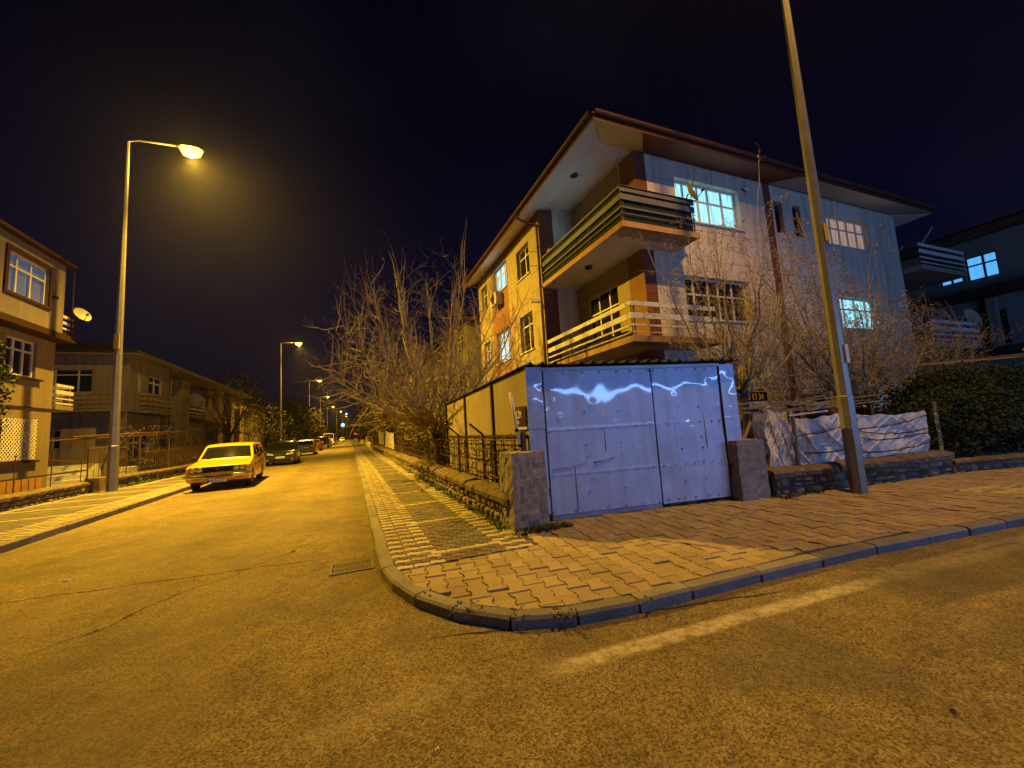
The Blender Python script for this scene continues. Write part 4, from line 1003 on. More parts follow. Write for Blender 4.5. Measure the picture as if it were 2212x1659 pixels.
tarp('tarpaulin', 'crumpled white tarpaulin bundled at the pillar right of the gate', [(6.42, 4.66, .52), (7.05, 4.62, .50), (6.98, 4.66, 1.44), (6.66, 4.78, 1.50)], 3, MT['tarp'], .16)
tarp('tarpaulin', 'white tarpaulin stretched on the fence left of the leaning lamp post', [(7.02, 4.62, .48), (8.30, 4.50, .40), (8.40, 4.55, 1.38), (7.02, 4.64, 1.32)], 7, MT['tarp'], .14)
tarp('tarpaulin', 'wide white tarpaulin on the fence right of the leaning lamp post', [(8.30, 4.52, .50), (10.30, 4.25, .44), (10.45, 4.25, 1.28), (8.42, 4.55, 1.34)], 9, MT['tarp'], .10)
tarp('tarpaulin', 'torn white sheet on the distant garden fence along the main street', [(2.3, 24.5, .6), (2.3, 31, .6), (2.35, 31, 1.75), (2.3, 24.5, 1.55)], 12, MT['tarp'], .12)
tarp('tarpaulin', 'small white sheet hung farthest along the main street fence', [(2.35, 33, .7), (2.35, 39, .7), (2.35, 39, 1.85), (2.35, 33, 1.7)], 15, MT['tarp'], .12)
f = thing('wire_fence', 'fence of steel posts and barbed wire along the side street wall', 'fence', (7, 4.5, .5))
for x, y in ((7.0, 4.56), (8.45, 4.44), (10.55, 4.14)):
    MB().box(x - .025, y - .02, .4, x + .025, y + .02, 1.45).build('post', MT['steel'], f)
b = MB().seg((6.85, 4.52, 1.36), (7.75, 4.44, 1.40), .03, .03); b.build('rail', MT['whitebar'], f)
for k, (z0, z1) in enumerate(((1.02, 1.22), (.74, .76))):
    barbed([(7.0, 4.44, z0), (8.45, 4.36, z1)], 'barbed_wire', f, MT['metal_dk'], .06, 50 + k, .009)
for k, (z0, z1) in enumerate(((1.05, 1.3), (.98, 1.0), (.85, .95), (.62, .78))):
    barbed([(8.5, 4.36, z0), (10.55, 4.06, z1)], 'barbed_wire', f, MT['metal_dk'], .08, 60 + k, .009)
MT['wood'] = mat('ochre_wood', (.36, .19, .05), .8, var=.25, vs=5, bump=.3, bs=30)
b = MB(); b.box(6.28, 5.3, .5, 6.50, 5.34, 1.5); b.box(6.53, 5.3, .5, 6.74, 5.34, 1.5); tag(b.build('wooden_panel', MT['wood']), 'ochre wooden panel in the gap between gate and tarpaulin', 'panel')
b = MB().seg((6.30, 5.0, .95), (6.72, 5.05, 1.42), .04, .03); tag(b.build('plank', MT['board']), 'pale plank leaning across the gap beside the gate', 'plank')
b = MB(); rr = random.Random(8)
for k in range(34):
    x = rr.uniform(6.2, 9.5); z = rr.uniform(1.42, 1.62); b.seg((x, rr.uniform(4.7, 5.6), z), (x + rr.uniform(.5, 1.3), rr.uniform(4.7, 5.6), z + rr.uniform(-.08, .1)), rr.uniform(.015, .05), .02)
tag(b.build('brush_pile', MT['twig']), 'pile of thin sticks and laths on top of the tarpaulin fence', 'sticks')
b = MB()
for k in range(5): b.seg((14.0 + k * .3, 5.6 + k * .2, 2.42 + k * .03), (20.5 + k * .2, 4.4 + k * .25, 2.66 + k * .05), .05, .03)
tag(b.build('trellis', MT['wood']), 'pale wooden trellis laths above the dark evergreen bush', 'trellis')
t = thing('fabric_awning', 'white folded awning cloth at the right edge above the bush', 'awning', (17.4, 4.6, 2.3))
MB().quad((17.0, 4.6, 2.65), (18.8, 4.2, 2.6), (18.9, 4.3, 2.75), (17.0, 4.7, 2.75)).quad((17.5, 4.5, 2.62), (17.75, 4.45, 2.62), (17.9, 4.45, 1.9), (17.8, 4.45, 2.0)).build('cloth', MT['tarp'], t)
MB().tube([(17.0, 4.7, 2.7), (18.9, 4.25, 2.68)], .02, 6).build('rail', MT['whitebar'], t)

# ------------------------------------------------------------------ trees
def branch(b, p, d, L_, r, seg, rnd, wander=.16, lift=.0, tips=None, n=4, taper=.35):
    pts = [p.copy()]; rad = [r]; q = p.copy(); d = d.normalized()
    for i in range(seg):
        d = (d + V((rnd.gauss(0, wander), rnd.gauss(0, wander), rnd.gauss(0, wander) + lift))).normalized()
        q = q + d * (L_ / seg); pts.append(q.copy()); rad.append(r * (1 - (1 - taper) * (i + 1) / seg))
    b.tube(pts, rad, n, cap=False)
    return pts, rad, d
def leafcards(b, p, rnd, n_, sp, s0, s1):
    for _ in range(n_):
        c = p + V((rnd.gauss(0, sp), rnd.gauss(0, sp), rnd.gauss(0, sp))); a = V((rnd.gauss(0, 1), rnd.gauss(0, 1), rnd.gauss(0, 1))).normalized(); e_ = a.cross(V((rnd.gauss(0, 1), rnd.gauss(0, 1), rnd.gauss(0, 1)))).normalized()
        s = rnd.uniform(s0, s1); b.quad(c - a * s, c + e_ * s * .55, c + a * s, c - e_ * s * .55)
def bare_tree(name, label, base, limbs, seed, rt_, fork, sub=9, twigs=5, shoots=2, lim=None, leaves=0, lm=None, r_l=.075, group=None, trunk_top=None, barkm='bark', lift=.05, sz=(.012, .026), subl=(.9, 1.9), spread=.8, upb=.28):
    rnd = random.Random(seed); t = thing(name, label, 'tree', base, group); B = V(base)
    tb = MB(); F = V(trunk_top) if trunk_top else B + V((.1, 0, fork))
    mid_ = (B + F) / 2 + V((rnd.uniform(-.05, .05), rnd.uniform(-.05, .05), 0))
    tb.tube([B + V((0, 0, -.1)), B + V((0, 0, .15)), mid_, F], [rt_ * 1.5, rt_ * 1.1, rt_, rt_ * .9], 10)
    cr = MB(); lf = MB()
    def twigset(pts, rad, k, ln, depth):
        for _ in range(k):
            i = rnd.randint(1, len(pts) - 1); f = rnd.random(); q = pts[i - 1].lerp(pts[i], f)
            along = (pts[i] - pts[i - 1]).normalized(); dd = (along * .5 + V((rnd.gauss(0, .6), rnd.gauss(0, .6), rnd.gauss(0.25, .5)))).normalized()
            pp, rr_, d2 = branch(cr, q, dd, ln * rnd.uniform(.5, 1.2), max(.0038, rad[i] * .45), 4, rnd, .20, lift, n=3)
            if leaves:
                for a_ in pp[1:]: leafcards(lf, a_, rnd, leaves, .035, *sz)
            if depth: twigset(pp, rr_, depth, ln * .5, 0)
    for (tx_, ty, tz, lr) in limbs:
        T = V((tx_, ty, tz)); st = F + V((rnd.uniform(-.06, .06), rnd.uniform(-.06, .06), rnd.uniform(-.25, 0))); L_ = (T - st).length
        # bend outwards then up
        c1 = st.lerp(T, .35) + V(((T - st).x * .18, (T - st).y * .18, -abs((T - st).z) * .08)); N_ = 9; pts = []; rad = []
        for i in range(N_ + 1):
            u = i / N_; q = st * (1 - u) ** 2 + c1 * 2 * u * (1 - u) + T * u * u
            if 0 < i: q += V((rnd.gauss(0, .05), rnd.gauss(0, .05), rnd.gauss(0, .05)))
            pts.append(q); rad.append(lr * (1 - .82 * u) * rt_ / .29)
        cr.tube(pts, rad, 6, cap=False)
        for k in range(sub):
            u = .18 + .8 * (k + rnd.random() * .6) / sub; i = min(N_ - 1, int(u * N_)); q = pts[i].lerp(pts[i + 1], u * N_ - i); al = (pts[i + 1] - pts[i]).normalized()
            sd = al.cross(V((rnd.gauss(0, 1), rnd.gauss(0, 1), rnd.gauss(0, 1)))).normalized()
            dd = (al * .5 + sd * spread + V((0, 0, upb))).normalized(); pp, rr_, d2 = branch(cr, q, dd, rnd.uniform(*subl) * (1.15 - u * .45), max(.007, rad[i] * .40), 6, rnd, .14, lift, n=4)
            twigset(pp, rr_, twigs, .55, 1)
            if leaves: 
                for a_ in pp[2:]: leafcards(lf, a_, rnd, leaves, .05, *sz)
        for k in range(shoots):     # long upright water shoots
            i = rnd.randint(N_ // 2, N_); q = pts[i]
            pp, rr_, d2 = branch(cr, q, V((rnd.gauss(0, .16), rnd.gauss(0, .16), 1)), rnd.uniform(.5, 1.5), .0095, 6, rnd, .07, .04, n=4)
            twigset(pp, rr_, 2, .3, 0)
    tb.build('trunk', MT[barkm], t, smooth=True)
    cr.build('crown', MT['twig'], t)
    if leaves: lf.build('foliage', lm, t)
    return t
rl = random.Random(77)
lim = []
cx, cy, cz = 2.75, 13.0, 4.4
for k in range(26):      # targets on the crown shell
    a = 2 * pi * k / 26 + rl.uniform(-.1, .1); el = (.05, .45, .85)[k % 3] + rl.uniform(-.08, .12)
    rr0, zz0 = ((3.25, 3.1), (3.2, 4.7), (2.35, 6.1))[k % 3]
    lim.append((cx + rr0 * cos(a), cy + rr0 * .95 * sin(a), zz0 + rl.uniform(-.3, .35), rl.uniform(.06, .095)))
lim += [(2.5, 13, 6.5, .09), (3.6, 12.5, 6.6, .08), (1.5, 13.3, 6.4, .08), (4.6, 12.4, 6.5, .07), (.4, 12.8, 6.0, .07), (5.9, 12.2, 4.4, .08), (-.3, 13.1, 5.3, .08), (-.45, 13.0, 3.5, .08), (5.6, 11.6, 6.2, .07)]
bare_tree('bare_tree', 'big leafless pruned tree with many upright shoots in front of the corner house', (2.75, 13.0, 0), lim, 5, .19, 1.5, sub=15, twigs=7, shoots=11, trunk_top=(2.55, 13.0, 1.55), lift=.045, spread=.95, upb=.14, barkm='bark_dk')
# budding trees on the side street
def fan(cx, cy, z0, z1, rx, ry, n_, seed):
    q = random.Random(seed); o = []
    for k in range(n_):
        a = 2 * pi * k / n_ + q.uniform(-.2, .2); f = q.uniform(.45, 1); o.append((cx + rx * f * cos(a), cy + ry * f * sin(a), q.uniform(z0, z1), q.uniform(.05, .09)))
    return o
bare_tree('budding_tree', 'budding tree with a forked dark trunk just right of the gate', (8.55, 6.6, 0), fan(8.7, 6.6, 4.0, 6.1, 2.2, 1.4, 10, 3) + [(7.1, 6.4, 5.5, .07), (9.85, 6.5, 7.2, .06), (10.9, 6.4, 3.6, .08), (6.8, 6.3, 3.6, .07)], 13, .15, 1.7, sub=8, twigs=3, shoots=1, leaves=2, lm=MT['bud'], trunk_top=(8.45, 6.6, 2.0), barkm='bark_dk', lift=.04)
bare_tree('budding_tree', 'dense budding tree right of the leaning lamp post', (13.4, 6.8, 0), fan(12.9, 6.8, 2.9, 6.0, 3.1, 1.6, 17, 5) + [(11.5, 6.6, 6.8, .06), (16.2, 6.6, 3.6, .07), (10.3, 6.5, 3.8, .07)], 17, .19, 1.5, sub=9, twigs=5, shoots=1, leaves=2, lm=MT['bud'], barkm='bark_dk', lift=.03, sz=(.014, .03))
bare_tree('budding_tree', 'slender budding tree between the two side street trees behind the post', (11.1, 7.3, 0), fan(11.1, 7.3, 3.4, 5.4, 1.9, 1.0, 6, 9), 19, .10, 1.6, sub=7, twigs=4, shoots=1, leaves=2, lm=MT['bud'], barkm='bark_dk', lift=.03)
bare_tree('budding_tree', 'dim budding tree at the far right in front of the end balconies', (18.0, 6.8, 0), fan(17.8, 6.8, 2.8, 5.0, 2.6, 1.4, 11, 10), 23, .12, 1.3, sub=9, twigs=5, shoots=1, leaves=2, lm=MT['bud'], barkm='bark_dk', lift=.02)
def bush(name, label, c, rad, n_, seed, m, s=(.02, .05), cat='bush', stems=14, group=None, low=.0, sp=.05, k=9):
    rnd = random.Random(seed); t = thing(name, label, cat, (c[0], c[1], low), group); lf = MB(); st = MB(); C_ = V(c)
    for i in range(n_):
        while True:
            d = V((rnd.uniform(-1, 1), rnd.uniform(-1, 1), rnd.uniform(-1, 1)))
            if d.length < 1: break
        f = .35 + .65 * rnd.random() ** .5; d = d.normalized() * f
        bump_ = 1 + .42 * mn.noise(V((d.x * 2.6 + seed, d.y * 2.2, d.z * 2.2))) + .10 * mn.noise(V((d.x * 6, d.y * 6, d.z * 6 + seed)))
        q = C_ + V((d.x * rad[0] * bump_, d.y * rad[1] * bump_, d.z * rad[2] * bump_))
        if q.z < low: continue
        leafcards(lf, q, rnd, k, sp, *s)
    for i in range(stems):
        a = rnd.uniform(0, 2 * pi); e = C_ + V((cos(a) * rad[0] * .6, sin(a) * rad[1] * .6, rnd.uniform(-.2, .7) * rad[2])); p0 = V((c[0] + rnd.uniform(-.1, .1) * rad[0], c[1], low))
        st.tube([p0, p0.lerp(e, .5) + V((rnd.gauss(0, .05), rnd.gauss(0, .05), .1)), e], [.03, .018, .006], 4, cap=False)
    lf.build('foliage', m, t); st.build('stem', MT['bark_dk'], t)
    return t
bush('evergreen_bush', 'large dark evergreen bush at the right edge above the stone wall', (16.2, 5.2, 1.15), (3.3, 1.5, 1.15), 5200, 31, MT['leafg'], (.03, .065), low=.2, sp=.08)
bush('evergreen_bush', 'smaller evergreen bush leaning over the wall beside the white tarpaulin', (13.0, 4.7, .95), (1.6, .9, .8), 1500, 33, MT['leafg'], (.025, .05), low=.2, sp=.06)
bush('conifer', 'dark conifer branches at the left edge in front of the left house', (-8.95, 14.3, 3.2), (.55, .7, 1.9), 1200, 35, MT['leafd'], (.03, .07), cat='tree', low=.3, sp=.06)

# ------------------------------------------------------------------ left side: near house
H = thing('apartment_building', 'pinkish upper floor house with tan lower walls at the left edge', 'building', (-9.7, 18.9, 0))
MT['pink'] = mat('pinkish_render', (.16, .145, .17), .9, var=.10, vs=1.2, bump=.15, bs=100, stain=(.26, .20, .18))
MT['tanwall'] = mat('ochre_render', (.22, .18, .115), .9, var=.14, vs=1.0, bump=.15, bs=100, stain=(.20, .13, .07), sts=.6)
MT['maroon'] = mat('maroon_trim', (.035, .010, .009), .7, var=.2, vs=3)
lo_ = [(1.9, 3.1, 1.38, 2.68), (1.95, 3.1, 4.02, 5.2)]
b = MB(); wallq(b, (-9.7, 15.0), (0, 1), (-1 * -1, 0), 3.9, 0, 5.45, [(1.75, 3.2, 1.36, 2.66), (1.75, 3.02, 4.02, 5.20)], .16)
b.quad((-9.7, 18.9, 0), (-16, 18.9, 0), (-16, 18.9, 5.45), (-9.7, 18.9, 5.45)); b.quad((-9.7, 15, 0), (-9.7, 8, 0), (-9.7, 8, 5.45), (-9.7, 15, 5.45))
b.build('wall', MT['tanwall'], H)
b = MB(); wallq(b, (-9.2, 15.0), (0, 1), (1, 0), 3.22, 5.6, 8.0, [(.72, 2.42, 6.32, 7.56)], .16)
b.quad((-9.2, 18.22, 5.6), (-16, 18.22, 5.6), (-16, 18.22, 8.0), (-9.2, 18.22, 8.0)); b.quad((-9.2, 15, 5.6), (-9.2, 8, 5.6), (-9.2, 8, 8.0), (-9.2, 15, 8.0))
b.build('wall', MT['pink'], H)['label'] = 'pinkish projecting top floor wall'
b = MB(); b.box(-16, 8, 5.40, -9.18, 18.95, 5.598, 0); b.box(-16, 7.5, 8.02, -9.02, 18.45, 8.12, 0)
b.quad((-9.02, 7.5, 8.123), (-9.02, 18.45, 8.123), (-13, 15, 9.3), (-13, 7.5, 9.3)); b.quad((-9.02, 18.45, 8.123), (-16, 18.45, 8.123), (-16, 15, 9.3), (-13, 15, 9.3))
b.build('roof', MT['maroon'], H)
w_ = window(H, (-9.2, 15.0), (0, 1), (1, 0), .72, 2.42, 6.32, 7.56, (.28, .62), .66, .13, 'lit_dim')
b = MB()
for p in ((.60, 2.54, 7.57, 7.68), (.60, 2.54, 6.21, 6.31)): b.box(-9.199, 15 + p[0], p[2], -9.16, 15 + p[1], p[3])
for p in ((.60, .71), (2.43, 2.54)): b.box(-9.199, 15 + p[0], 6.31, -9.16, 15 + p[1], 7.57)
b.build('window_surround', MT['maroon'], H)
window(H, (-9.7, 15.0), (0, 1), (1, 0), 1.75, 3.02, 4.02, 5.20, (.33, .66), .7, .13, 'dglass')
w3 = window(H, (-9.7, 15.0), (0, 1), (1, 0), 1.75, 3.2, 1.36, 2.66, (.5,), .0, .13, 'dglass')
b = MB()
for k in range(-10, 16):
    s0 = 1.75 + k * .13
    for sg_ in (1, -1):
        a = (s0, 1.36) if sg_ > 0 else (s0, 2.66); e_ = (s0 + 1.3, 2.66) if sg_ > 0 else (s0 + 1.3, 1.36)
        (ax, az), (ex, ez) = a, e_
        if ax < 1.75: t_ = (1.75 - ax) / (ex - ax); ax, az = 1.75, az + (ez - az) * t_
        if ex > 3.2: t_ = (3.2 - ax) / (ex - ax); ex, ez = 3.2, az + (ez - az) * t_
        if ex - ax < .02: continue
        b.seg((-9.67 + .006 * sg_, 15 + ax, az), (-9.67 + .006 * sg_, 15 + ex, ez), .012, .024)
b.build('lattice', MT['frame'], w3)
b = MB(); b.box(-9.69, 16.65, 3.93, -9.6, 18.25, 3.99); b.box(-9.69, 16.6, 1.26, -9.6, 18.3, 1.33); b.box(-9.697, 15, 3.02, -9.66, 18.9, 3.05); b.build('sill', MT['maroon'], H)
b = MB(); b.box(-12, 18.93, 3.05, -9.62, 19.9, 3.2, 1)
for z0, z1 in ((3.86, 3.96), (3.6, 3.74), (3.42, 3.47), (3.24, 3.3)): b.box(-9.66, 18.95, z0, -9.62, 19.88, z1); b.box(-12, 19.86, z0, -9.665, 19.9, z1)
for y in (19.0, 19.35, 19.8): b.box(-9.70, y, 3.2, -9.675, y + .03, 3.95)
b.build('balcony', [MT['frame'], MT['tanwall']], H)
b = MB(); b.box(-12, 18.3, 5.6, -9.25, 18.9, 5.7, 1)
for z0, z1 in ((6.2, 6.3), (5.98, 6.08), (5.8, 5.86)): b.box(-9.3, 18.25, z0, -9.26, 18.9, z1)
b.build('balcony', [MT['frame'], MT['maroon']], H)
b = MB().tube([(-9.22, 18.72, 5.6), (-9.22, 18.72, 8.0)], .025, 6); b.build('downpipe', MT['metal_dk'], H)
t = thing('security_light', 'small lamp on a bracket beside the framed window of the left house', 'lamp', (-9.2, 17.75, 6.7))
MB().box(-9.19, 17.60, 6.66, -9.08, 17.72, 6.74).build('body', MT['metal_dk'], t)
# front garden fence of slats
t = thing('slat_fence', 'dark railing with boards behind the low wall of the left house', 'fence', (-8.7, 16, .3))
b = MB()
for y in [10 + .27 * k for k in range(25)]: b.box(-8.72, y, .45, -8.70, y + .23, .82, 0)
b.build('board', MT['wood'], t)
b = MB(); b.box(-8.74, 9.5, .83, -8.70, 18.9, .87); b.build('rail', MT['metal_dk'], t)
for y in (14.1, 15.6, 17.1, 18.6): MB().tube([(-8.70, y, .3), (-8.70, y + .05, 1.5)], .014, 5).build('post', MT['rust'], t)
t = thing('garden_steps', 'pale tiled steps beside the left house', 'steps', (-9.2, 20, 0))
b = MB(); 
for k in range(5): b.box(-10.6 + k * .0, 19.1 + k * .28, .1, -9.0, 19.1 + k * .28 + .28, .35 + .17 * k)
b.build('tread', MT['acm'], t)

# ------------------------------------------------------------------ left row house
B_ = thing('row_house', 'long dim two storey row house with deep eaves and balconies on the left', 'building', (-11.6, 27, 0))
MT['dimwall'] = mat('grey_beige_render', (.30, .26, .20), .9, var=.16, vs=.9, bump=.15, bs=80, stain=(.16, .13, .09))
MT['dimwall2'] = mat('ochre_beige_render', (.36, .29, .18), .9, var=.16, vs=.9, bump=.15, bs=80, stain=(.18, .13, .08))
b = MB()
wallq(b, (-16, 27), (1, 0), (0, -1), 5.08, 0, 6.45, [(2.15, 3.62, 4.45, 5.76), (2.2, 3.4, 1.4, 2.7)], .15)
wallq(b, (-10.92, 27), (0, 1), (1, 0), 5.1, 3.5, 6.45, [(1.0, 1.4, 4.6, 5.75), (2.3, 4.1, 4.62, 5.76)], .15)
wallq(b, (-11.3, 27), (0, 1), (1, 0), 5.1, 0, 3.5, [(1.2, 3.6, .9, 2.5)], .15)
b.quad((-10.92, 32.1, 3.5), (-13, 32.1, 3.5), (-13, 32.1, 6.45), (-10.92, 32.1, 6.45))
b.build('wall', MT['dimwall'], B_)
b = MB()
b.quad((-12.6, 32.1, 0), (-12.6, 52, 0), (-12.6, 52, 6.45), (-12.6, 32.1, 6.45))
b.quad((-12.6, 34.4, 0), (-11, 34.4, 0), (-11, 34.4, 6.2), (-12.6, 34.4, 6.2)); b.quad((-11, 34.4, 0), (-11, 36.0, 0), (-11, 36.0, 6.2), (-11, 34.4, 6.2)); b.box(-12.6, 36, 0, -11.9, 43, 3.4)
b.box(-12.6, 43, 0, -11.0, 44.3, 6.2); b.box(-12.6, 46.9, 0, -11.0, 48.2, 6.2); b.box(-12.6, 41.2, 3.6, -11.3, 42.3, 6.2); b.box(-12.6, 50.3, 0, -11, 52, 6.2)
b.build('wall', MT['dimwall2'], B_)
window(B_, (-16, 27), (1, 0), (0, -1), 2.15, 3.62, 4.45, 5.76, (.62,), .78, .12, 'dglass', bar=.05)
window(B_, (-16, 27), (1, 0), (0, -1), 2.2, 3.4, 1.4, 2.7, (.5,), .7, .12, 'dglass', bar=.06)
window(B_, (-10.92, 27), (0, 1), (1, 0), 1.0, 1.4, 4.6, 5.75, (), .7, .12, 'dglass', bar=.09)
window(B_, (-10.92, 27), (0, 1), (1, 0), 2.3, 4.1, 4.62, 5.76, (.5,), .65, .12, 'dglass', bar=.09)
window(B_, (-11.3, 27), (0, 1), (1, 0), 1.2, 3.6, .9, 2.5, (.33, .66), .6, .12, 'dglass', bar=.08)
for (y0, y1, z0, z1) in ((37.2, 38.8, 4.4, 5.8), (39.8, 41, 3.75, 5.8), (44.7, 46.4, 4.5, 5.7), (36.6, 39, 1.2, 2.6), (48.6, 50, 4.5, 5.7), (45, 46.6, 1.2, 2.6)):
    window(B_, (-12.57 if z0 > 3 or y0 > 44 else -11.87, y0), (0, 1), (1, 0), 0, y1 - y0, z0, z1, (.5,), .65, .02, 'dglass', bar=.1)
b = MB(); b.box(-16.5, 26.3, 6.46, -10.3, 52.6, 6.50, 1); b.box(-16.5, 26.28, 6.503, -10.28, 52.62, 6.66, 0)
b.quad((-10.28, 26.28, 6.663), (-10.28, 52.6, 6.663), (-13.4, 50, 7.6), (-13.4, 29, 7.6)); b.quad((-16.5, 26.28, 6.663), (-10.28, 26.28, 6.663), (-13.4, 29, 7.6), (-16.5, 29, 7.6))
b.build('roof', [MT['metal_dk'], MT['dimwall2']], B_)
def rails(y0, y1, x, z, x_in, par, m1, m0, lab=None, ends=True):
    b = MB(); b.box(x_in, y0, z - .16, x, y1, z, 1)
    for a, c in ((.84, .95), (.55, .72), (.30, .40), (.08, .14)):
        b.box(x - .04, y0, z + a, x, y1, z + c, 0)
        if ends: b.box(x_in, y0, z + a, x - .045, y0 + .04, z + c, 0)
    for k in range(int((y1 - y0) / .9) + 1): b.box(x - .07, y0 + k * .9, z, x - .045, y0 + k * .9 + .03, z + .9, 0)
    o = b.build('balcony', [m1, m0], par)
    if lab: o['label'] = lab
rails(28.4, 32.05, -10.5, 3.66, -10.9, B_, MT['dimwall2'], MT['dimwall'])
rails(36.1, 39.4, -11.0, 3.63, -12.5, B_, MT['whitebar'], MT['maroon'], 'balcony with white and maroon rails')
rails(44.4, 46.8, -10.8, 3.6, -12.5, B_, MT['dimwall2'], MT['dimwall'])
b = MB()
for z0, z1 in ((4.38, 4.48), (4.1, 4.25), (3.9, 3.98), (3.66, 3.75)): b.box(-13.3, 26.0, z0, -10.95, 26.05, z1)
b.box(-13.4, 26.0, 3.48, -10.95, 26.98, 3.6); b.build('balcony', MT['dimwall2'], B_)
b = MB(); b.tube([(-11.05, 39.5, 3.6), (-11.05, 39.5, 6.4)], .06, 6); b.box(-12.5, 39.5, 3.4, -10.6, 45, 3.5); b.box(-11.06, 39.6, 3.55, -11.03, 43, 4.5); b.build('canopy', MT['dimwall2'], B_)
b = MB(); b.tube([(-10.35, 31.6, 6.5), (-10.5, 31.9, 6.25), (-10.85, 32.2, 6.1), (-10.85, 32.2, 0)], .05, 6); b.tube([(-10.9, 32.3, 4.6), (-10.4, 34.2, 5.9)], .03, 5); b.build('downpipe', MT['dimwall'], B_)
# more houses down the street, both sides
def house(name, label, x0, y0, x1, y1, h, wall, face, nwin, seed, roofm='rooft', lit=(), floors=2):
    t = thing(name, label, 'building', ((x0 + x1) / 2, y0, 0)); rnd = random.Random(seed)
    ops = []; L_ = y1 - y0; xf = x1 if face > 0 else x0
    for k in range(nwin):
        for f_ in range(floors):
            a = L_ * (k + .28) / nwin; ops.append((a, a + L_ * .42 / nwin, h * (f_ + .38) / floors, h * (f_ + .82) / floors))
    b = MB(); wallq(b, (xf, y0), (0, 1), (face, 0), L_, 0, h, ops, .15); b.quad((x0, y0, 0), (x1, y0, 0), (x1, y0, h), (x0, y0, h)); b.quad((x0, y1, 0), (x1, y1, 0), (x1, y1, h), (x0, y1, h))
    xo = x0 if face > 0 else x1; b.quad((xo, y0, 0), (xo, y1, 0), (xo, y1, h), (xo, y0, h)); b.build('wall', wall, t)
    for i, q in enumerate(ops): window(t, (xf, y0), (0, 1), (face, 0), *q, (.5,), .65, .1, 'lit_peach' if i in lit else 'dglass', bar=.1)
    b = MB(); b.box(x0 - .6, y0 - .6, h + .003, x1 + .6, y1 + .6, h + .18); cxm, cym = (x0 + x1) / 2, (y0 + y1) / 2
    P = [(x0 - .6, y0 - .6, h + .183), (x1 + .6, y0 - .6, h + .183), (x1 + .6, y1 + .6, h + .183), (x0 - .6, y1 + .6, h + .183)]; r1, r2 = (cxm, y0 + 3, h + 1.5), (cxm, y1 - 3, h + 1.5)
    b.quad(P[0], P[1], r1); b.quad(P[1], P[2], r2, r1); b.quad(P[2], P[3], r2); b.quad(P[3], P[0], r1, r2); b.build('roof', MT[roofm], t)
    b = MB(); xb = xf + face * .9
    for f_ in range(1, floors):
        z = h * f_ / floors; b.box(min(xf + face * .003, xb), y0 + L_ * .3, z - .15, max(xf + face * .003, xb), y0 + L_ * .62, z)
        for a, c in ((.8, .9), (.5, .64), (.2, .3)): b.box(min(xb, xb - face * .04), y0 + L_ * .3, z + a, max(xb, xb - face * .04), y0 + L_ * .62, z + c)
    b.build('balcony', MT['frame'], t); return t
house('row_house', 'dim beige house with a balcony behind the second left street lamp', -17, 56, -11, 74, 5.8, MT['dimwall2'], 1, 4, 1)
house('row_house', 'warm lit yellowish house behind the third left street lamp', -17, 80, -11, 98, 5.2, MT['cream'], 1, 4, 2)
house('row_house', 'low pale house with a flat eave at the far left end of the street', -14, 108, -6.6, 135, 4.2, MT['cream'], 1, 6, 3, lit=(2,), floors=1)
house('row_house', 'far dim house closing the left side of the street', -16, 150, -8.5, 175, 5.5, MT['dimwall'], 1, 4, 4)
house('apartment_building', 'yellow three storey house behind the bare tree beyond the corner house', 7.2, 25, 18, 44, 8.6, MT['cream'], -1, 5, 5, lit=(4,), floors=3)
house('apartment_building', 'dim three storey house farther along the right side of the street', 7.2, 50, 18, 72, 8.6, MT['dimwall2'], -1, 5, 6, floors=3)
house('apartment_building', 'far dim block at the end of the street', -30, 300, 30, 320, 9, MT['dimwall'], 1, 4, 7, floors=3)
# neighbour on the right
N_ = thing('apartment_building', 'dark unlit house with one blue lit window at the right edge', 'building', (28, 10, 0))
MT['darkwall'] = mat('dark_grey_render', (.20, .20, .20), .9, var=.15, vs=.8, bump=.1, bs=60)
b = MB(); no = (28, 3.0)
wallq(b, no, (0, 1), (-1, 0), 9.5, 0, 9.1, [(4.95, 6.02, 7.12, 8.32), (6.14, 7.0, 7.2, 8.32), (5.0, 5.55, 3.9, 5.5)], .2); b.quad((28, 3, 0), (40, 3, 0), (40, 3, 9.1), (28, 3, 9.1)); b.quad((28, 12.5, 0), (40, 12.5, 0), (40, 12.5, 9.1), (28, 12.5, 9.1))
b.build('wall', MT['darkwall'], N_)
window(N_, no, (0, 1), (-1, 0), 4.95, 6.02, 7.12, 8.32, (.45,), .62, .15, 'lit_blue', fr=MT['metal_dk'], bar=.07, label='blue lit window'); window(N_, no, (0, 1), (-1, 0), 6.14, 7.0, 7.2, 8.32, (.5,), .62, .15, 'lit_blue', fr=MT['metal_dk'], bar=.07, label='blue lit window beside the balcony')
window(N_, no, (0, 1), (-1, 0), 5.0, 5.55, 3.9, 5.5, (), 0, .15, 'dglass', fr=MT['metal_dk'])
b = MB(); b.box(27.2, 2.2, 9.103, 40.5, 13.2, 9.35); b.quad((27.2, 2.2, 9.353), (27.2, 13.2, 9.353), (33, 10, 11.2), (33, 6, 11.2)); b.build('roof', MT['rooft'], N_)
b = MB(); b.box(26.6, 4, 6.15, 27.98, 10.2, 6.45, 0); b.box(26.6, 4, 3.4, 27.98, 9.8, 3.7, 0); b.box(27.7, 8.2, 3.7, 27.97, 8.5, 6.1, 1); b.build('balcony', [MT['metal_dk'], MT['darkwall']], N_)

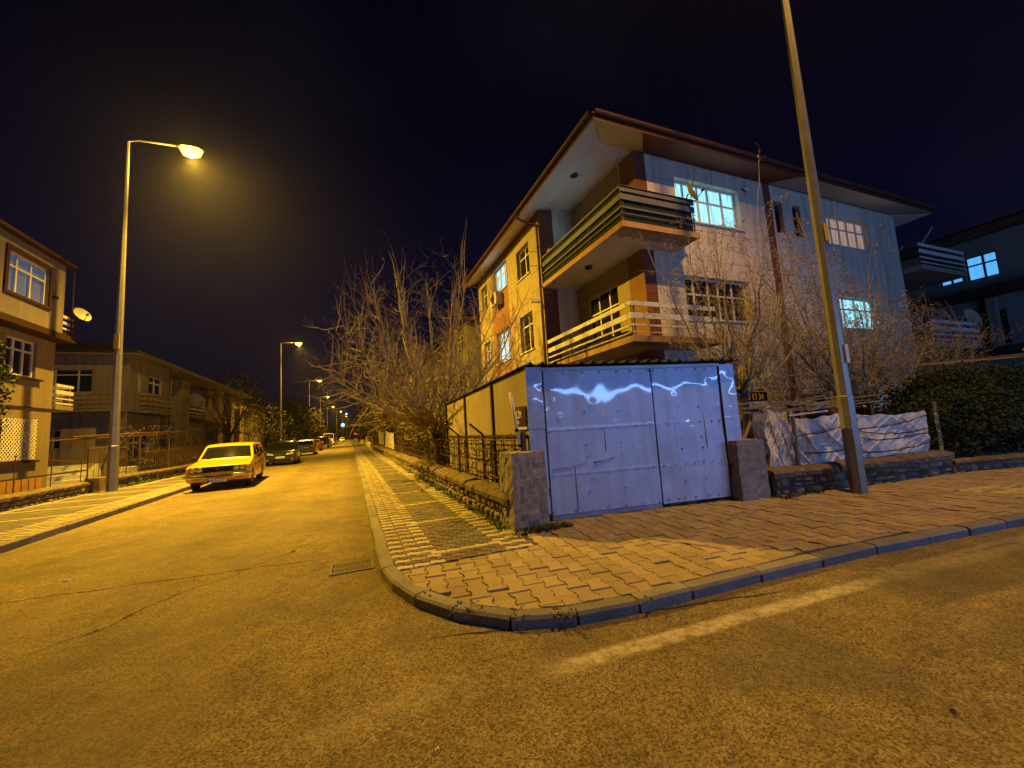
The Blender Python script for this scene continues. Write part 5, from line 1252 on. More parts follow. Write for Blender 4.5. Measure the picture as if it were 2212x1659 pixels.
# ------------------------------------------------------------------ left pergola pipes, fence, garden clutter
t = thing('pergola', 'horizontal pipe frame carrying dry vines over the left garden fence', 'pergola', (-8.2, 20, 0))
b = MB(); b.tube([(-9.3, 19.3, 2.05), (-8.2, 21, 2.13), (-8.2, 27.3, 2.32)], .035, 6); b.tube([(-9.8, 18.9, 1.95), (-8.4, 20.5, 2.02), (-8.4, 27, 2.22)], .03, 6); b.tube([(-8.2, 30.0, 2.32), (-8.1, 41, 2.3)], .05, 6); b.tube([(-9.2, 20, 2.0), (-10.8, 26.9, 2.6)], .025, 5)
b.build('rail', MT['rust'], t)
for x, y in ((-8.2, 21.4), (-8.2, 24.3), (-8.2, 27.2), (-8.2, 31), (-8.1, 35.5), (-8.1, 40)): MB().tube([(x, y, .3), (x, y, 2.3)], .025, 6).build('post', MT['rust'], t)
t = thing('garden_gate', 'thin iron gate frame in the gap behind the left lamp post', 'gate', (-8.2, 19.5, .2))
b = MB(); b.tube([(-8.2, 20.4, .5), (-8.2, 20.4, 1.58), (-8.25, 18.0, 1.6), (-8.25, 18.0, .4)], .022, 6); b.tube([(-8.2, 20.4, .65), (-8.25, 18.0, .6)], .015, 5)
for k in range(8): b.tube([(-8.22, 18.3 + k * .28, .62), (-8.22, 18.3 + k * .28, 1.58)], .008, 4)
b.build('bar', MT['rust'], t)
t = thing('wire_fence', 'thin iron picket fence on the left low wall behind the yellow car', 'fence', (-7.8, 21, .5))
b = MB()
for k in range(150):
    y = 20.7 + k * .17; b.tube([(-7.85 + (y - 20) * .012, y, .5), (-7.85 + (y - 20) * .012, y, 1.45 + .05 * (k % 2))], .009, 3)
for z in (.75, 1.35): b.tube([(-7.85, 20.5, z), (-7.55, 46, z)], .012, 4)
b.build('picket', MT['rust'], t)
vine('dry_vine', 'leafless grapevine sprawling along the pipe frame of the left garden', -8.7, -8.0, 19.5, 30, .6, 2.5, 240, 9, MT['bark'], .007)
vine('dry_vine', 'leafless shrubs and vines in the gardens farther down the left side', -9.6, -7.9, 30, 46, .5, 2.6, 240, 12, MT['bark'], .009)
rr = random.Random(3)
t = thing('garden_wall', 'pale block garden wall between the near left houses', 'wall', (-10.5, 24, 0))
b = MB(); b.box(-13, 24.5, 0, -10.6, 24.7, 1.75); b.box(-10.59, 24.5, 0, -10.4, 24.7, 1.4); b.box(-12.2, 24.45, 0, -11.0, 24.497, 2.6); b.build('blockwork', MT['dimwall2'], t)
tag(MB().box(-9.6, 22.5, .1, -9.0, 23.4, .75).build('crate', MT['acm'], bevel=.03), 'pale crate standing in the garden behind the pipe frame', 'crate')
tag(MB().box(-7.55, 26.5, .45, -7.25, 27.0, .85).build('stone_block', MT['coping'], bevel=.05), 'pale rounded boulder on the wall just left of the yellow car', 'stone')
b = MB().seg((-10.4, 19.6, 1.35), (-8.7, 21.2, .95), .05, .04); tag(b.build('plank', MT['rust']), 'dark plank lying slanted in the garden left of the lamp post', 'plank')

# trees down the left side
def leafy(name, label, base, top, rad, n_, seed, m, s, cat='tree', group=None, k=5, dark='bark_dk', th=.16, lean=(0, 0), sp=.14, limbs=9, rag=.28):
    rnd = random.Random(seed); t = thing(name, label, cat, base, group); B0 = V(base); cc = V((base[0] + lean[0], base[1] + lean[1], top - rad[2])); fork = B0.lerp(cc, .45)
    b = MB(); b.tube([B0, B0.lerp(fork, .5) + V((.03, 0, 0)), fork], [th * 1.3, th, th * .8], 8)
    b.build('trunk', MT[dark], t, smooth=True); cr = MB(); lf = MB()
    for i in range(limbs):
        a = 2 * pi * i / limbs + rnd.uniform(-.3, .3); e = cc + V((cos(a) * rad[0] * rnd.uniform(.4, .85), sin(a) * rad[1] * rnd.uniform(.4, .85), rad[2] * rnd.uniform(-.5, .8)))
        mid_ = fork.lerp(e, .5) + V((rnd.gauss(0, .15), rnd.gauss(0, .15), .1)); cr.tube([fork, mid_, e], [th * .5, th * .3, th * .08], 5, cap=False)
        for q in range(5):
            p0 = mid_.lerp(e, rnd.random()); cr.tube([p0, p0 + V((rnd.gauss(0, .5), rnd.gauss(0, .5), rnd.gauss(.2, .4)))], [th * .12, .008], 3, cap=False)
    for i in range(n_):
        while True:
            d = V((rnd.uniform(-1, 1), rnd.uniform(-1, 1), rnd.uniform(-1, 1)))
            if .05 < d.length < 1: break
        d = d.normalized() * (.3 + .7 * rnd.random() ** .6); bu = 1 + rag * mn.noise(d * 2.4 + V((seed, 0, 0))) + .2 * mn.noise(d * 6)
        if mn.noise(d * 3.1 + V((0, seed, 2))) < -.22: continue
        leafcards(lf, cc + V((d.x * rad[0] * bu, d.y * rad[1] * bu, d.z * rad[2] * bu)), rnd, k, sp, *s)
    cr.build('crown', MT[dark], t); lf.build('foliage', m, t); return t
leafy('blossom_tree', 'dark leaning tree with pale blossom left of the second street lamp', (-8.6, 36.0, 0), 6.6, (2.3, 2.2, 2.3), 420, 3, MT['blossom'], (.05, .10), lean=(-.3, 2.0), k=3)
leafy('blossom_tree', 'sparse tree with ochre leaves beside the foot of the second street lamp', (-8.3, 49, 0), 5.6, (2.6, 2.2, 2.0), 420, 4, MT['leafo'], (.06, .12), k=4)
leafy('dense_tree', 'dense olive green tree between the second and third street lamps', (-8.3, 66, 0), 8.2, (3.3, 4, 3.3), 1300, 5, MT['leafg'], (.09, .18), k=5)
leafy('dense_tree', 'olive leafed tree by the third street lamp', (-8.0, 84, 0), 8.0, (3.2, 4, 3.1), 1100, 6, MT['leafo'], (.09, .18), k=5)
leafy('dense_tree', 'small dim tree between the far left houses', (-8.6, 103, 0), 6.0, (2.2, 3, 2.2), 500, 7, MT['leafg'], (.1, .2), k=4)
leafy('dense_tree', 'dark tree rising behind the dense olive tree', (-13.5, 60, 0), 10.5, (3.4, 4, 3.6), 900, 8, MT['leafd'], (.1, .2), k=5)
# bushes behind the right street wall
for k, (x, y, rx, rz, sd, mm, lb) in enumerate(((3.9, 17.5, 1.3, 1.7, 1, 'leafo', 'ochre twiggy bush just left of the bare tree trunk'), (3.7, 22.5, 1.2, 1.9, 2, 'leafo', 'tall twiggy bush behind the white fence sheets'), (4.2, 28.5, 1.6, 2.6, 3, 'leafo', 'ochre leafed bush rising above the second white sheet'),
        (4.6, 37, 2.0, 3.1, 4, 'leafg', 'dense tall shrub farther down the right gardens'), (4.2, 48, 2.0, 3.2, 5, 'leafo', 'tall ochre shrub before the first gate pillars of the right side'), (3.6, 62, 2.0, 3.8, 6, 'leafg', 'dark shrub overhanging the far right pavement'), (3.2, 80, 2.2, 4.2, 7, 'leafg', 'dark tree-like shrub at the far right'), (3.0, 105, 2.6, 4.5, 8, 'leafg', 'farthest dark shrub mass on the right side of the street'))):
    bush('garden_shrub', lb, (x, y, rz * .95 + .3), (rx, rx * 1.6, rz), int(420 + 120 * k), 50 + k, MT[mm], (.02 + y * .0012, .05 + y * .0016), cat='shrub', stems=26, group='shrubs behind the right street wall', low=.3, sp=.10 + y * .001, k=4)
t = None
for k, (y, lb) in enumerate(((43.5, 'nearest square gate pillar on the right street wall'), (46.5, 'second square gate pillar on the right street wall'), (64.5, 'third square gate pillar farther down the right side'), (107, 'farthest square gate pillar on the right side'))):
    tag(MB().box(2.0, y, 0, 2.5, y + .5, 1.3).box(1.93, y - .07, 1.303, 2.57, y + .57, 1.4).build('gate_pillar', MT['dimwall2'], bevel=.02), lb, 'pillar', 'gate pillars down the right street wall')
t = thing('garden_wall', 'long low garden wall continuing down the right side of the street', 'wall', (2.1, 47.2, 0)); MB().box(1.95, 47.2, 0, 2.3, 64.3, .65).box(1.95, 65.2, 0, 2.3, 106.8, .7).box(1.5, 107.7, 0, 1.9, 200, .8).build('masonry', MT['dimwall2'], t)
bush('dry_shrub', 'bare thorny shrub at the fence right of the tree trunk', (3.3, 14.2, 1.2), (.6, 1.0, .8), 60, 71, MT['leafo'], (.015, .03), stems=40, low=.3, cat='shrub')

# far end: traffic lights, signs, lit shop sign, hills
def small(name, label, cat, loc, make, group=None):
    t = thing(name, label, cat, loc, group); make(t, V(loc)); return t
MT['red_on'] = glow('red_signal', (1, .02, .06), 3); MT['blue_on'] = glow('blue_cross', (.12, .35, 1), 6); MT['teal_on'] = glow('teal_sign', (.12, .75, .85), 2.2); MT['green_on'] = glow('green_light', (.6, .9, .15), 3)
def tl(m):
    def f(t, p):
        MB().tube([p, p + V((0, 0, 7.3))], .07, 6).build('pole', MT['metal_dk'], t); hd = MB().box(p.x - .22, p.y - .2, 6.7, p.x + .22, p.y, 7.7).build('signal_head', MT['metal_dk'], t)
        MB().lathe((p.x, p.y - .21, 7.3), [(0, 0), (.30, 0), (.30, .01)], 12, 'y').build('signal_lens', MT[m], hd)
    return f
small('traffic_light', 'red traffic light glowing through the far right shrubs', 'traffic light', (4.6, 158, 0), lambda t, p: (MB().tube([p, p + V((0, 0, 7.6))], .08, 6).build('pole', MT['metal_dk'], t), MB().lathe((p.x - 1.8, p.y - .3, 7.6), [(0, 0), (.42, 0), (.42, .01)], 12, 'y').build('signal_lens', MT['red_on'], MB().box(p.x - 2.1, p.y - .28, 7.0, p.x - 1.5, p.y, 8.3).build('signal_head', MT['metal_dk'], t)), MB().tube([p + V((0, 0, 7.5)), p + V((-1.8, 0, 7.6))], .06, 6).build('arm', MT['metal_dk'], t)))
small('lit_cross', 'small blue lit cross beside the farthest street lamps', 'sign', (-1.5, 150, 0), lambda t, p: (MB().tube([p, p + V((0, 0, 9.2))], .08, 6).build('pole', MT['metal_dk'], t), MB().box(p.x - .35, p.y - .15, 9.4, p.x + .35, p.y, 9.6).box(p.x - .1, p.y - .15, 9.603, p.x + .1, p.y, 9.85).box(p.x - .1, p.y - .15, 9.15, p.x + .1, p.y, 9.397).build('cross', MT['blue_on'], t)))
small('shop_sign', 'round teal lit sign at the far end of the street', 'sign', (-2.7, 151, 0), lambda t, p: (MB().tube([p, p + V((0, 0, 5.4))], .07, 6).build('pole', MT['metal_dk'], t), MB().lathe((p.x, p.y - .1, 5.75), [(0, 0), (.62, 0), (.62, .1)], 16, 'y').build('panel', MT['teal_on'], t)))
small('road_sign', 'round blue road sign on a post at the far left kerb', 'sign', (-4.2, 140, 0), lambda t, p: (MB().tube([p, p + V((0, 0, 2.3))], .04, 6).build('pole', MT['metal_dk'], t), MB().lathe((p.x, p.y - .06, 2.6), [(0, 0), (.34, 0), (.34, .04)], 16, 'y').build('panel', mat('blue_sign', (.05, .12, .5), .5), t)))
small('shop_awning', 'small red awning at the far right end of the street', 'awning', (2.2, 150, 0), lambda t, p: (MB().quad((p.x - 1.4, p.y, 2.1), (p.x + 1.4, p.y, 2.1), (p.x + 1.2, p.y + 1, 3.0), (p.x - 1.2, p.y + 1, 3.0)).build('canopy', mat('red_cloth', (.5, .08, .04), .7), t), MB().tube([(p.x - 1.3, p.y, 0), (p.x - 1.3, p.y, 2.1)], .05, 5).tube([(p.x + 1.3, p.y, 0), (p.x + 1.3, p.y, 2.1)], .05, 5).build('post', MT['metal_dk'], t)))
b = MB()
prev = None
for k in range(41):
    x = -400 + k * 20; z = 34 + 16 * mn.noise(V((k * .21, 3, 0))) + 6 * mn.noise(V((k * .7, 5, 0)))
    if prev: b.quad((prev[0], 980, -2), (x, 980, -2), (x, 1100, z), (prev[0], 1100, prev[1]))
    prev = (x, z)
struct(b.build('hill', mat('night_hill', (.04, .04, .05), .95)))

# ------------------------------------------------------------------ weeds, litter, puddled bits
def weeds(name, label, pts, seed, n_=14, h=.12, m='weed'):
    rnd = random.Random(seed); b = MB()
    for (x, y, z) in pts:
        for _ in range(n_):
            a = rnd.uniform(0, 2 * pi); l = rnd.uniform(.3, 1) * h; r0 = V((x + rnd.gauss(0, .035), y + rnd.gauss(0, .035), z)); d = V((cos(a), sin(a), rnd.uniform(.4, 1.5))).normalized(); s = d.cross(V((0, 0, 1))).normalized() * rnd.uniform(.004, .011)
            md = r0 + d * l * .6; tip = r0 + d * l + V((cos(a), sin(a), -.4)) * l * .3; b.quad(r0 - s * .6, r0 + s * .6, md + s, md - s); b.quad(md - s, md + s, tip)
    return tag(b.build(name, MT[m]), label, 'weeds', kind='stuff')
rr = random.Random(2)
weeds('weeds', 'tufts of weeds at the foot of the corner pillar', [(1.95 + rr.uniform(-.12, .75), 4.93 + rr.uniform(-.13, .03), KH) for _ in range(46)], 1, 12, .10)
weeds('weeds', 'tiny weeds growing in the kerb and paver joints', [(x + rr.uniform(-.02, .02), y + rr.uniform(-.02, .02), KH - .01) for x, y in ((.80, 3.12), (.86, 3.08), (1.10, 2.86), (1.13, 2.92), (1.42, 2.72), (1.40, 2.78), (1.45, 2.66), (.55, 3.6), (.50, 3.9), (2.05, 2.62), (.9, 3.15), (.75, 3.3))] + [(1.42, 2.70, .01), (1.1, 2.83, .01), (1.44, 2.74, .05)], 2, 10, .05)
weeds('weeds', 'dry grass along the base of the street wall', [(1.90 + rr.uniform(-.05, .06), 5.2 + rr.random() ** 1.5 * 14, KH) for _ in range(190)], 3, 9, .09)
weeds('weeds', 'green weeds along the base of the left rubble wall', [(-7.75 + rr.uniform(-.05, .10) + k * .0012, 19.3 + k * .05, .12) for k in range(150)], 4, 9, .26)
weeds('weeds', 'tufts of weeds at the foot of the right pillar and side street wall', [(x, 4.44 - (x - 6.2) * .12 + rr.uniform(-.03, .05), KH) for x in [6.15 + rr.random() * 1.0 for _ in range(26)]], 5, 10, .11)
def rubble(name, label, pts, s0, s1, seed, m):
    rnd = random.Random(seed); b = MB()
    for (x, y, z) in pts:
        s = rnd.uniform(s0, s1); i0 = len(b.v)
        vs = [V((rnd.uniform(.6, 1) * a, rnd.uniform(.6, 1) * c, rnd.uniform(.5, .9) * e_)) * s for a in (-1, 1) for c in (-1, 1) for e_ in (-.3, 1)]; b.v += [V((x, y, z)) + v_ for v_ in vs]
        for f in ((0, 1, 3, 2), (4, 6, 7, 5), (0, 4, 5, 1), (2, 3, 7, 6), (0, 2, 6, 4), (1, 5, 7, 3)): b.f.append(tuple(i0 + q for q in f)); b.m.append(0)
    return tag(b.build(name, m), label, 'gravel', kind='stuff')
rubble('gravel', 'loose stones at the foot of the corner pillar', [(1.98 + rr.uniform(-.05, .75), 4.90 + rr.uniform(-.10, .06), KH) for _ in range(60)], .006, .025, 6, MT['concrete'])
rubble('gravel', 'broken rubble at the foot of the right pillar', [(6.2 + rr.uniform(0, .5), 4.42 + rr.uniform(-.10, .03), KH) for _ in range(40)], .01, .05, 7, MT['coping'])
rubble('gravel', 'scattered grit and pebbles on the asphalt', [(rr.uniform(-4.5, 6), rr.uniform(1.1, 2.2) if rr.random() < .5 else rr.uniform(2, 8) if False else rr.uniform(1.1, 2.4), 0) for _ in range(90)] + [(rr.uniform(-4.5, .1), rr.uniform(2.6, 12), 0) for _ in range(160)], .002, .007, 8, MT['concrete'])
MT['paper'] = mat('paper', (.6, .58, .52), .7)
def scrap(label, c, s, seed):
    rnd = random.Random(seed); b = MB(); x, y, z = c
    for k in range(3): b.quad(*[(x + s * rnd.uniform(-1, 1), y + s * rnd.uniform(-1, 1), z + .004 + s * rnd.uniform(0, .5)) for _ in range(4)])
    tag(b.build('litter', MT['paper']), label, 'litter')
scrap('crumpled white paper at the foot of the street wall', (1.80, 5.98, KH + .01), .07, 1); scrap('tiny white scrap on the asphalt at the left', (-3.07, 6.39, .004), .04, 2)
scrap('small pale scrap on the asphalt near the right kerb', (-.35, 13.2, .004), .08, 3); scrap('small pale scrap at the bottom of the picture', (.34, 2.01, .003), .014, 4)
tag(MB().quad((2.56, 1.12, .004), (2.60, 1.13, .012), (2.62, 1.15, .003), (2.58, 1.15, .006)).build('dead_leaf', MT['maroon']), 'dark dead leaf on the asphalt at the lower right', 'leaf')

# ------------------------------------------------------------------ cars (local: front at y=0 facing -y, length along +y, ground z=0)
MT['carglass'] = mat('car_glass', (.012, .013, .014), .04, spec=.8)
MT['chrome'] = mat('chrome', (.55, .54, .5), .22, metal=1.)
MT['headlamp'] = mat('headlamp_glass', (.45, .46, .5), .12, metal=.3, spec=.8, coat=.6)
MT['amber'] = mat('amber_lens', (.5, .16, .02), .2, coat=.5)
MT['tail'] = mat('tail_lens', (.22, .012, .012), .2, coat=.5)
MT['plate'] = mat('plate_white', (.62, .64, .68), .5); MT['plateblue'] = mat('plate_blue', (.03, .08, .45), .5)
MT['rubber'] = mat('tyre_rubber', (.02, .02, .02), .8, bump=.2, bs=60); MT['rim'] = mat('wheel_rim', (.25, .25, .24), .4, metal=.6); MT['under'] = mat('underbody', (.01, .01, .01), .9)
MT['seat'] = mat('car_seat', (.05, .045, .04), .9)
def paint(n, c, r=.28, metal=.0, dirt=.2): return mat(n, c, r, metal=metal, var=dirt * .5, vs=3, spec=.5, coat=.6)
def car(label, loc, rot, P, cat='car', front_detail=None, rear_detail=None, wheel_r=.31, group='cars parked along the left kerb', name='parked_car', pl=None, platefront=True):
    t = thing(name, label, cat, (0, 0, 0), group); W_, L_ = P['w'], P['l']; hw = W_ / 2; pm = P['paint']; wy = P['wheels']; zb = P.get('zb', .22)
    body = P['body']      # upper outline from front bottom to rear bottom [(y,z)]
    def arch(yc, r):      # arch points from rear to front along the bottom
        return [(yc + r * cos(a), max(zb, wheel_r + r * sin(a))) for a in [-.25 + (pi + .5) * k / 12 for k in range(13)]]
    ar = wheel_r + .07
    outl = body + [(wy[1] + ar + .06, zb)] + arch(wy[1], ar) + [(wy[1] - ar - .06, zb), (wy[0] + ar + .06, zb)] + arch(wy[0], ar) + [(wy[0] - ar - .06, zb)]
    tb, belt = P.get('tumble', .84), P['belt']; roofz = max(z for y, z in P['cab'])
    def hwz(z, y):
        f = 1.0
        if z < .45: f = .965 + .035 * min(1, max(0, (z - .2) / .25))
        elif z > belt - .12: f = 1 - .06 * (z - belt + .12) / .12 if z < belt else .94 - (.94 - tb) * min(1, (z - belt) / (roofz - belt))
        return hw * f
    pc = P.get('plan', .10)
    def yshift(x, y):     # nose and tail round off in plan
        q = (abs(x) / hw) ** 2.6; 
        if y < .7: return pc * q * (1 - y / .7)
        if y > L_ - .7: return -pc * q * (1 - (L_ - y) / .7)
        return 0
    b = MB(); K = 10; n_ = len(outl)
    for k in range(K + 1):
        f = -1 + 2 * k / K; f = math.copysign(abs(f) ** .8, f)
        for (y, z) in outl:
            x = f * hwz(z, y); cr = -.025 * f * f if z > .6 else 0; b.v.append(V((x, y + yshift(x, y), z + (cr if z < belt + .05 else 0))))
    for k in range(K):
        for q in range(n_): b.f.append((k * n_ + q, (k + 1) * n_ + q, (k + 1) * n_ + (q + 1) % n_, k * n_ + (q + 1) % n_)); b.m.append(0)
    b.f.append(tuple(range(n_))); b.m.append(0); b.f.append(tuple(K * n_ + n_ - 1 - q for q in range(n_))); b.m.append(0)
    bd = b.build('body', pm, t, smooth=False, bevel=.018)
    for p_ in bd.data.polygons: p_.use_smooth = True
    bd.data.polygons[-1].use_smooth = bd.data.polygons[-2].use_smooth = False
    # cabin shell
    cab = P['cab']; b = MB(); n_ = len(cab); K = 8
    for k in range(K + 1):
        f = -1 + 2 * k / K
        for (y, z) in cab:
            x = f * hwz(max(z, belt), y); b.v.append(V((x, y + .05 * f * f * (1 if y < L_ / 2 else -1), z + (.0 if z < belt + .1 else .03 * (1 - f * f)))))
    for k in range(K):
        for q in range(n_ - 1): b.f.append((k * n_ + q, (k + 1) * n_ + q, (k + 1) * n_ + q + 1, k * n_ + q + 1)); b.m.append(0)
    b.f.append(tuple(range(n_))); b.m.append(0); b.f.append(tuple(K * n_ + n_ - 1 - q for q in range(n_))); b.m.append(0)
    cbn = b.build('cabin', P.get('cabpaint', pm), t, bevel=.012)
    for p_ in cbn.data.polygons: p_.use_smooth = True
    # glass: windscreen, rear screen, side panes, each proud of the shell
    def facepane(i, j, name, inset=(.07, .06), off=.006):
        (ya, za), (yb, zb_) = cab[i], cab[j]; b = MB(); d = V((0, yb - ya, zb_ - za)); nn = V((0, -d.z, d.y)).normalized(); 
        if i > j: nn = -nn
        KX = 8; ins = inset[1] / d.length
        for u in (ins, .5, 1 - ins * .8):
            for k in range(KX + 1):
                f = -1 + 2 * k / KX; z = za + d.z * u; y = ya + d.y * u; x = f * (hwz(z, y) - inset[0]); g_ = x / hwz(z, y); mid_ = (.03 * (1 - g_ * g_)) * u if max(za, zb_) > belt + .1 else 0
                b.v.append(V((x, y + .05 * g_ * g_ * (1 if y < L_ / 2 else -1), z + mid_)) + nn * off)
        for u in range(2):
            for k in range(KX): q = u * (KX + 1) + k; b.f.append((q, q + 1, q + KX + 2, q + KX + 1)); b.m.append(0)
        return b.build(name, MT['carglass'], t, smooth=True)
    ws = facepane(P['ws'][0], P['ws'][1], 'windscreen'); facepane(P['rs'][1], P['rs'][0], 'rear_window')
    for sd in (-1, 1):
        for pane in P['side']:
            b = MB(); b.quad(*[(sd * (hwz(z, y) + .005), y + (.05 if y < L_ / 2 else -.05) * (hwz(z, y) / hw) ** 2 * 0 , z) for y, z in pane]); b.build('side_window', MT['carglass'], t)
        for y in P.get('doors', ()):
            b = MB(); b.box(sd * hw * 1.0 - .004, y - .004, .30, sd * hw * 1.0 + .004, y + .004, belt - .14); b.build('door_gap', MT['under'], t)
            b = MB(); b.box(sd * (hw + .002) - .012, y - .26, belt - .17, sd * (hw + .002) + .012, y - .10, belt - .14); b.build('door_handle', MT['chrome'], t)
        b = MB(); my = P['mirror']; b.lathe((sd * (hw + .10), my, belt + .06), [(.0, -.05), (.05, -.045), (.065, -.02), (.065, .02), (.0, .03)], 10, 'y'); b.seg((sd * hw * .93, my + .02, belt), (sd * (hw + .08), my, belt + .04), .03); b.build('wing_mirror', MT['black'] if P.get('bm', 1) else pm, t, smooth=True)
    # wheels
    for sd in (-1, 1):
        for y in wy:
            b = MB(); xo = sd * (hw - .02); xi_ = sd * (hw - .20); r = wheel_r
            b.lathe((0, y, r), [(r * .6, xo), (r * .93, xo), (r, xo - sd * .03), (r, xi_ + sd * .03), (r * .93, xi_), (0, xi_)], 24, 'x'); wh = b.build('wheel', MT['rubber'], t, smooth=True)
            b = MB(); b.lathe((0, y, r), [(0, xo - sd * .01), (r * .2, xo - sd * .01), (r * .22, xo - sd * .035), (r * .5, xo - sd * .03), (r * .62, xo - sd * .002), (r * .66, xo - sd * .01)], 24, 'x')
            for k in range(8): a = 2 * pi * k / 8; b.seg((xo - sd * .018, y + r * .2 * cos(a), r + r * .2 * sin(a)), (xo - sd * .018, y + r * .56 * cos(a), r + r * .56 * sin(a)), .03, .02)
            b.build('rim', MT['rim'], wh)
    b = MB(); b.box(-hw + .2, .35, zb + .02, hw - .2, L_ - .35, zb + .3); b.build('underbody', MT['under'], t)
    if front_detail: front_detail(t, hw, P)
    if rear_detail: rear_detail(t, hw, P)
    t.location = loc; t.rotation_euler = (0, 0, rot); return t
def plate(t, y, z, s, body, w_=.52, h_=.115):      # s=-1 on the front, +1 on the rear
    p = MB().box(-w_ / 2, min(y, y + s * .012), z - h_ / 2, w_ / 2, max(y, y + s * .012), z + h_ / 2).build('licence_plate', MT['plate'], t)
    MB().box(-w_ / 2, min(y + s * .012, y + s * .014), z - h_ / 2, -w_ / 2 + .045, max(y + s * .012, y + s * .014), z + h_ / 2).build('blue_band', MT['plateblue'], p)
    text(body, .105, (-w_ / 2 + .06 if s < 0 else w_ / 2 - .06, y + s * .0135, z - .038), (1 if s < 0 else -1, 0, 0), (0, 0, 1), MT['ink'], 'lettering', p, .0008, sx=.86, bold=.001)

# 1: the yellow estate car
YEL = paint('taxi_yellow_paint', (.70, .37, .010), .30)
def r12_front(t, hw, P):
    b = MB(); b.box(-.76, -.012, .59, .76, .02, .775); g_ = b.build('grille', MT['black'], t, bevel=.02)
    b = MB()
    for k in range(7): b.box(-.42, -.018, .612 + k * .021, .42, -.0125, .618 + k * .021)
    b.build('slat', MT['under'], g_)
    for x in (-.66, -.49, .49, .66):
        h_ = MB().lathe((x, -.02, .685), [(0, -.022), (.035, -.02), (.062, -.008), (.074, .0), (.074, .03)], 20, 'y').build('headlight', MT['headlamp'], t, smooth=True)
        MB().lathe((x, -.02, .685), [(.072, -.004), (.082, -.008), (.084, .02)], 20, 'y').build('bezel', MT['chrome'], h_, smooth=True)
    b = MB(); b.tube([(-hw - .01, .34, .47), (-hw - .03, .08, .47), (-hw + .06, -.06, .47), (-.4, -.10, .47), (.4, -.10, .47), (hw - .06, -.06, .47), (hw + .03, .08, .47), (hw + .01, .34, .47)], .052, 8); b.build('bumper', MT['chrome'], t, smooth=True)
    b = MB(); b.box(-.42, -.162, .455, .42, -.150, .485); b.build('bumper_strip', MT['black'], t)
    b = MB()
    for x in (-.58, .58): b.box(x - .09, -.03, .37, x + .09, .02, .42)
    b.build('indicator', MT['amber'], t); plate(t, -.075, .33, -1, '38 ZH 371')
    b = MB()      # small diamond badge
    for a, c in (((0, .73), (.022, .69)), ((.022, .69), (0, .65)), ((0, .65), (-.022, .69)), ((-.022, .69), (0, .73))): b.seg((a[0], -.024, a[1]), (c[0], -.024, c[1]), .008)
    b.build('badge', MT['chrome'], g_)
    b = MB(); b.seg((-.55, 1.20, .985), (.0, 1.32, 1.07), .012); b.seg((.05, 1.20, .985), (.60, 1.32, 1.07), .012); b.build('wiper', MT['black'], t)
    b = MB(); b.box(-hw - .006, .30, .58, -hw + .02, .38, .62); b.box(hw - .02, .30, .58, hw + .006, .38, .62); b.build('indicator', MT['amber'], t)
    for sd in (-1, 1): MB().seg((sd * (hw + .002), .25, .70), (sd * (hw + .002), 4.3, .78), .012, .016).build('side_strip', MT['chrome'], t)
R12 = dict(w=1.72, l=4.45, paint=YEL, wheels=(.80, 3.30), belt=.97, tumble=.80, plan=.07, zb=.26,
    body=[(.06, .30), (.0, .44), (.0, .60), (.02, .79), (.10, .81), (.6, .885), (1.18, .965), (1.4, .985), (4.2, .985), (4.38, .93), (4.44, .6), (4.42, .32)],
    cab=[(1.16, .955), (1.72, 1.40), (1.95, 1.455), (2.6, 1.485), (3.6, 1.465), (4.02, 1.41), (4.34, .97)], ws=(0, 1), rs=(5, 6),
    side=[[(1.42, 1.01), (1.86, 1.38), (2.20, 1.40), (2.20, 1.01)], [(2.27, 1.01), (2.27, 1.40), (3.05, 1.40), (3.05, 1.01)], [(3.12, 1.01), (3.12, 1.40), (3.85, 1.37), (4.08, 1.01)]], doors=(1.25, 2.23, 3.08), mirror=1.42)
car('old mustard yellow estate car facing the camera with four round headlights', (-4.02, 15.75, 0), R(3.5), R12, front_detail=r12_front)

# 2: dark hatchback facing the camera
def m_front(t, hw, P):
    for sd in (-1, 1):
        b = MB(); K = 6
        pts0 = [(sd * (.34 + .07 * k), -.015 + .012 * k * k * .28, .655 + .010 * k) for k in range(K)]
        for k in range(K - 1):
            a, c = pts0[k], pts0[k + 1]; h0, h1 = .05 + .011 * k, .05 + .011 * (k + 1)
            b.quad((a[0], a[1], a[2] - h0 * .5), (c[0], c[1], c[2] - h1 * .5), (c[0], c[1] + .03, c[2] + h1 * .9), (a[0], a[1] + .03, a[2] + h0 * .9))
        b.build('headlight', MT['headlamp'], t)
        MB().lathe((sd * .62, -.005, .36), [(0, -.01), (.05, -.008), (.055, .02)], 12, 'y').build('fog_lamp', MT['headlamp'], t)
    b = MB(); b.quad((-.30, -.035, .60), (.30, -.035, .60), (.36, -.01, .70), (-.36, -.01, .70)); b.build('grille', MT['black'], t)
    b = MB()
    for a, c in (((0, .72), (.045, .65)), ((.045, .65), (0, .58)), ((0, .58), (-.045, .65)), ((-.045, .65), (0, .72))): b.seg((a[0], -.05, a[1]), (c[0], -.05, c[1]), .016)
    b.build('badge', MT['chrome'], t)
    b = MB(); b.quad((-.6, -.03, .26), (.6, -.03, .26), (.62, -.035, .40), (-.62, -.035, .40)); b.build('air_intake', MT['under'], t); plate(t, -.045, .50, -1, '38 AEK 330')
    MB().seg((-.55, 1.08, .985), (.0, 1.22, 1.06), .012).seg((.05, 1.08, .985), (.60, 1.22, 1.06), .012).build('wiper', MT['black'], t)
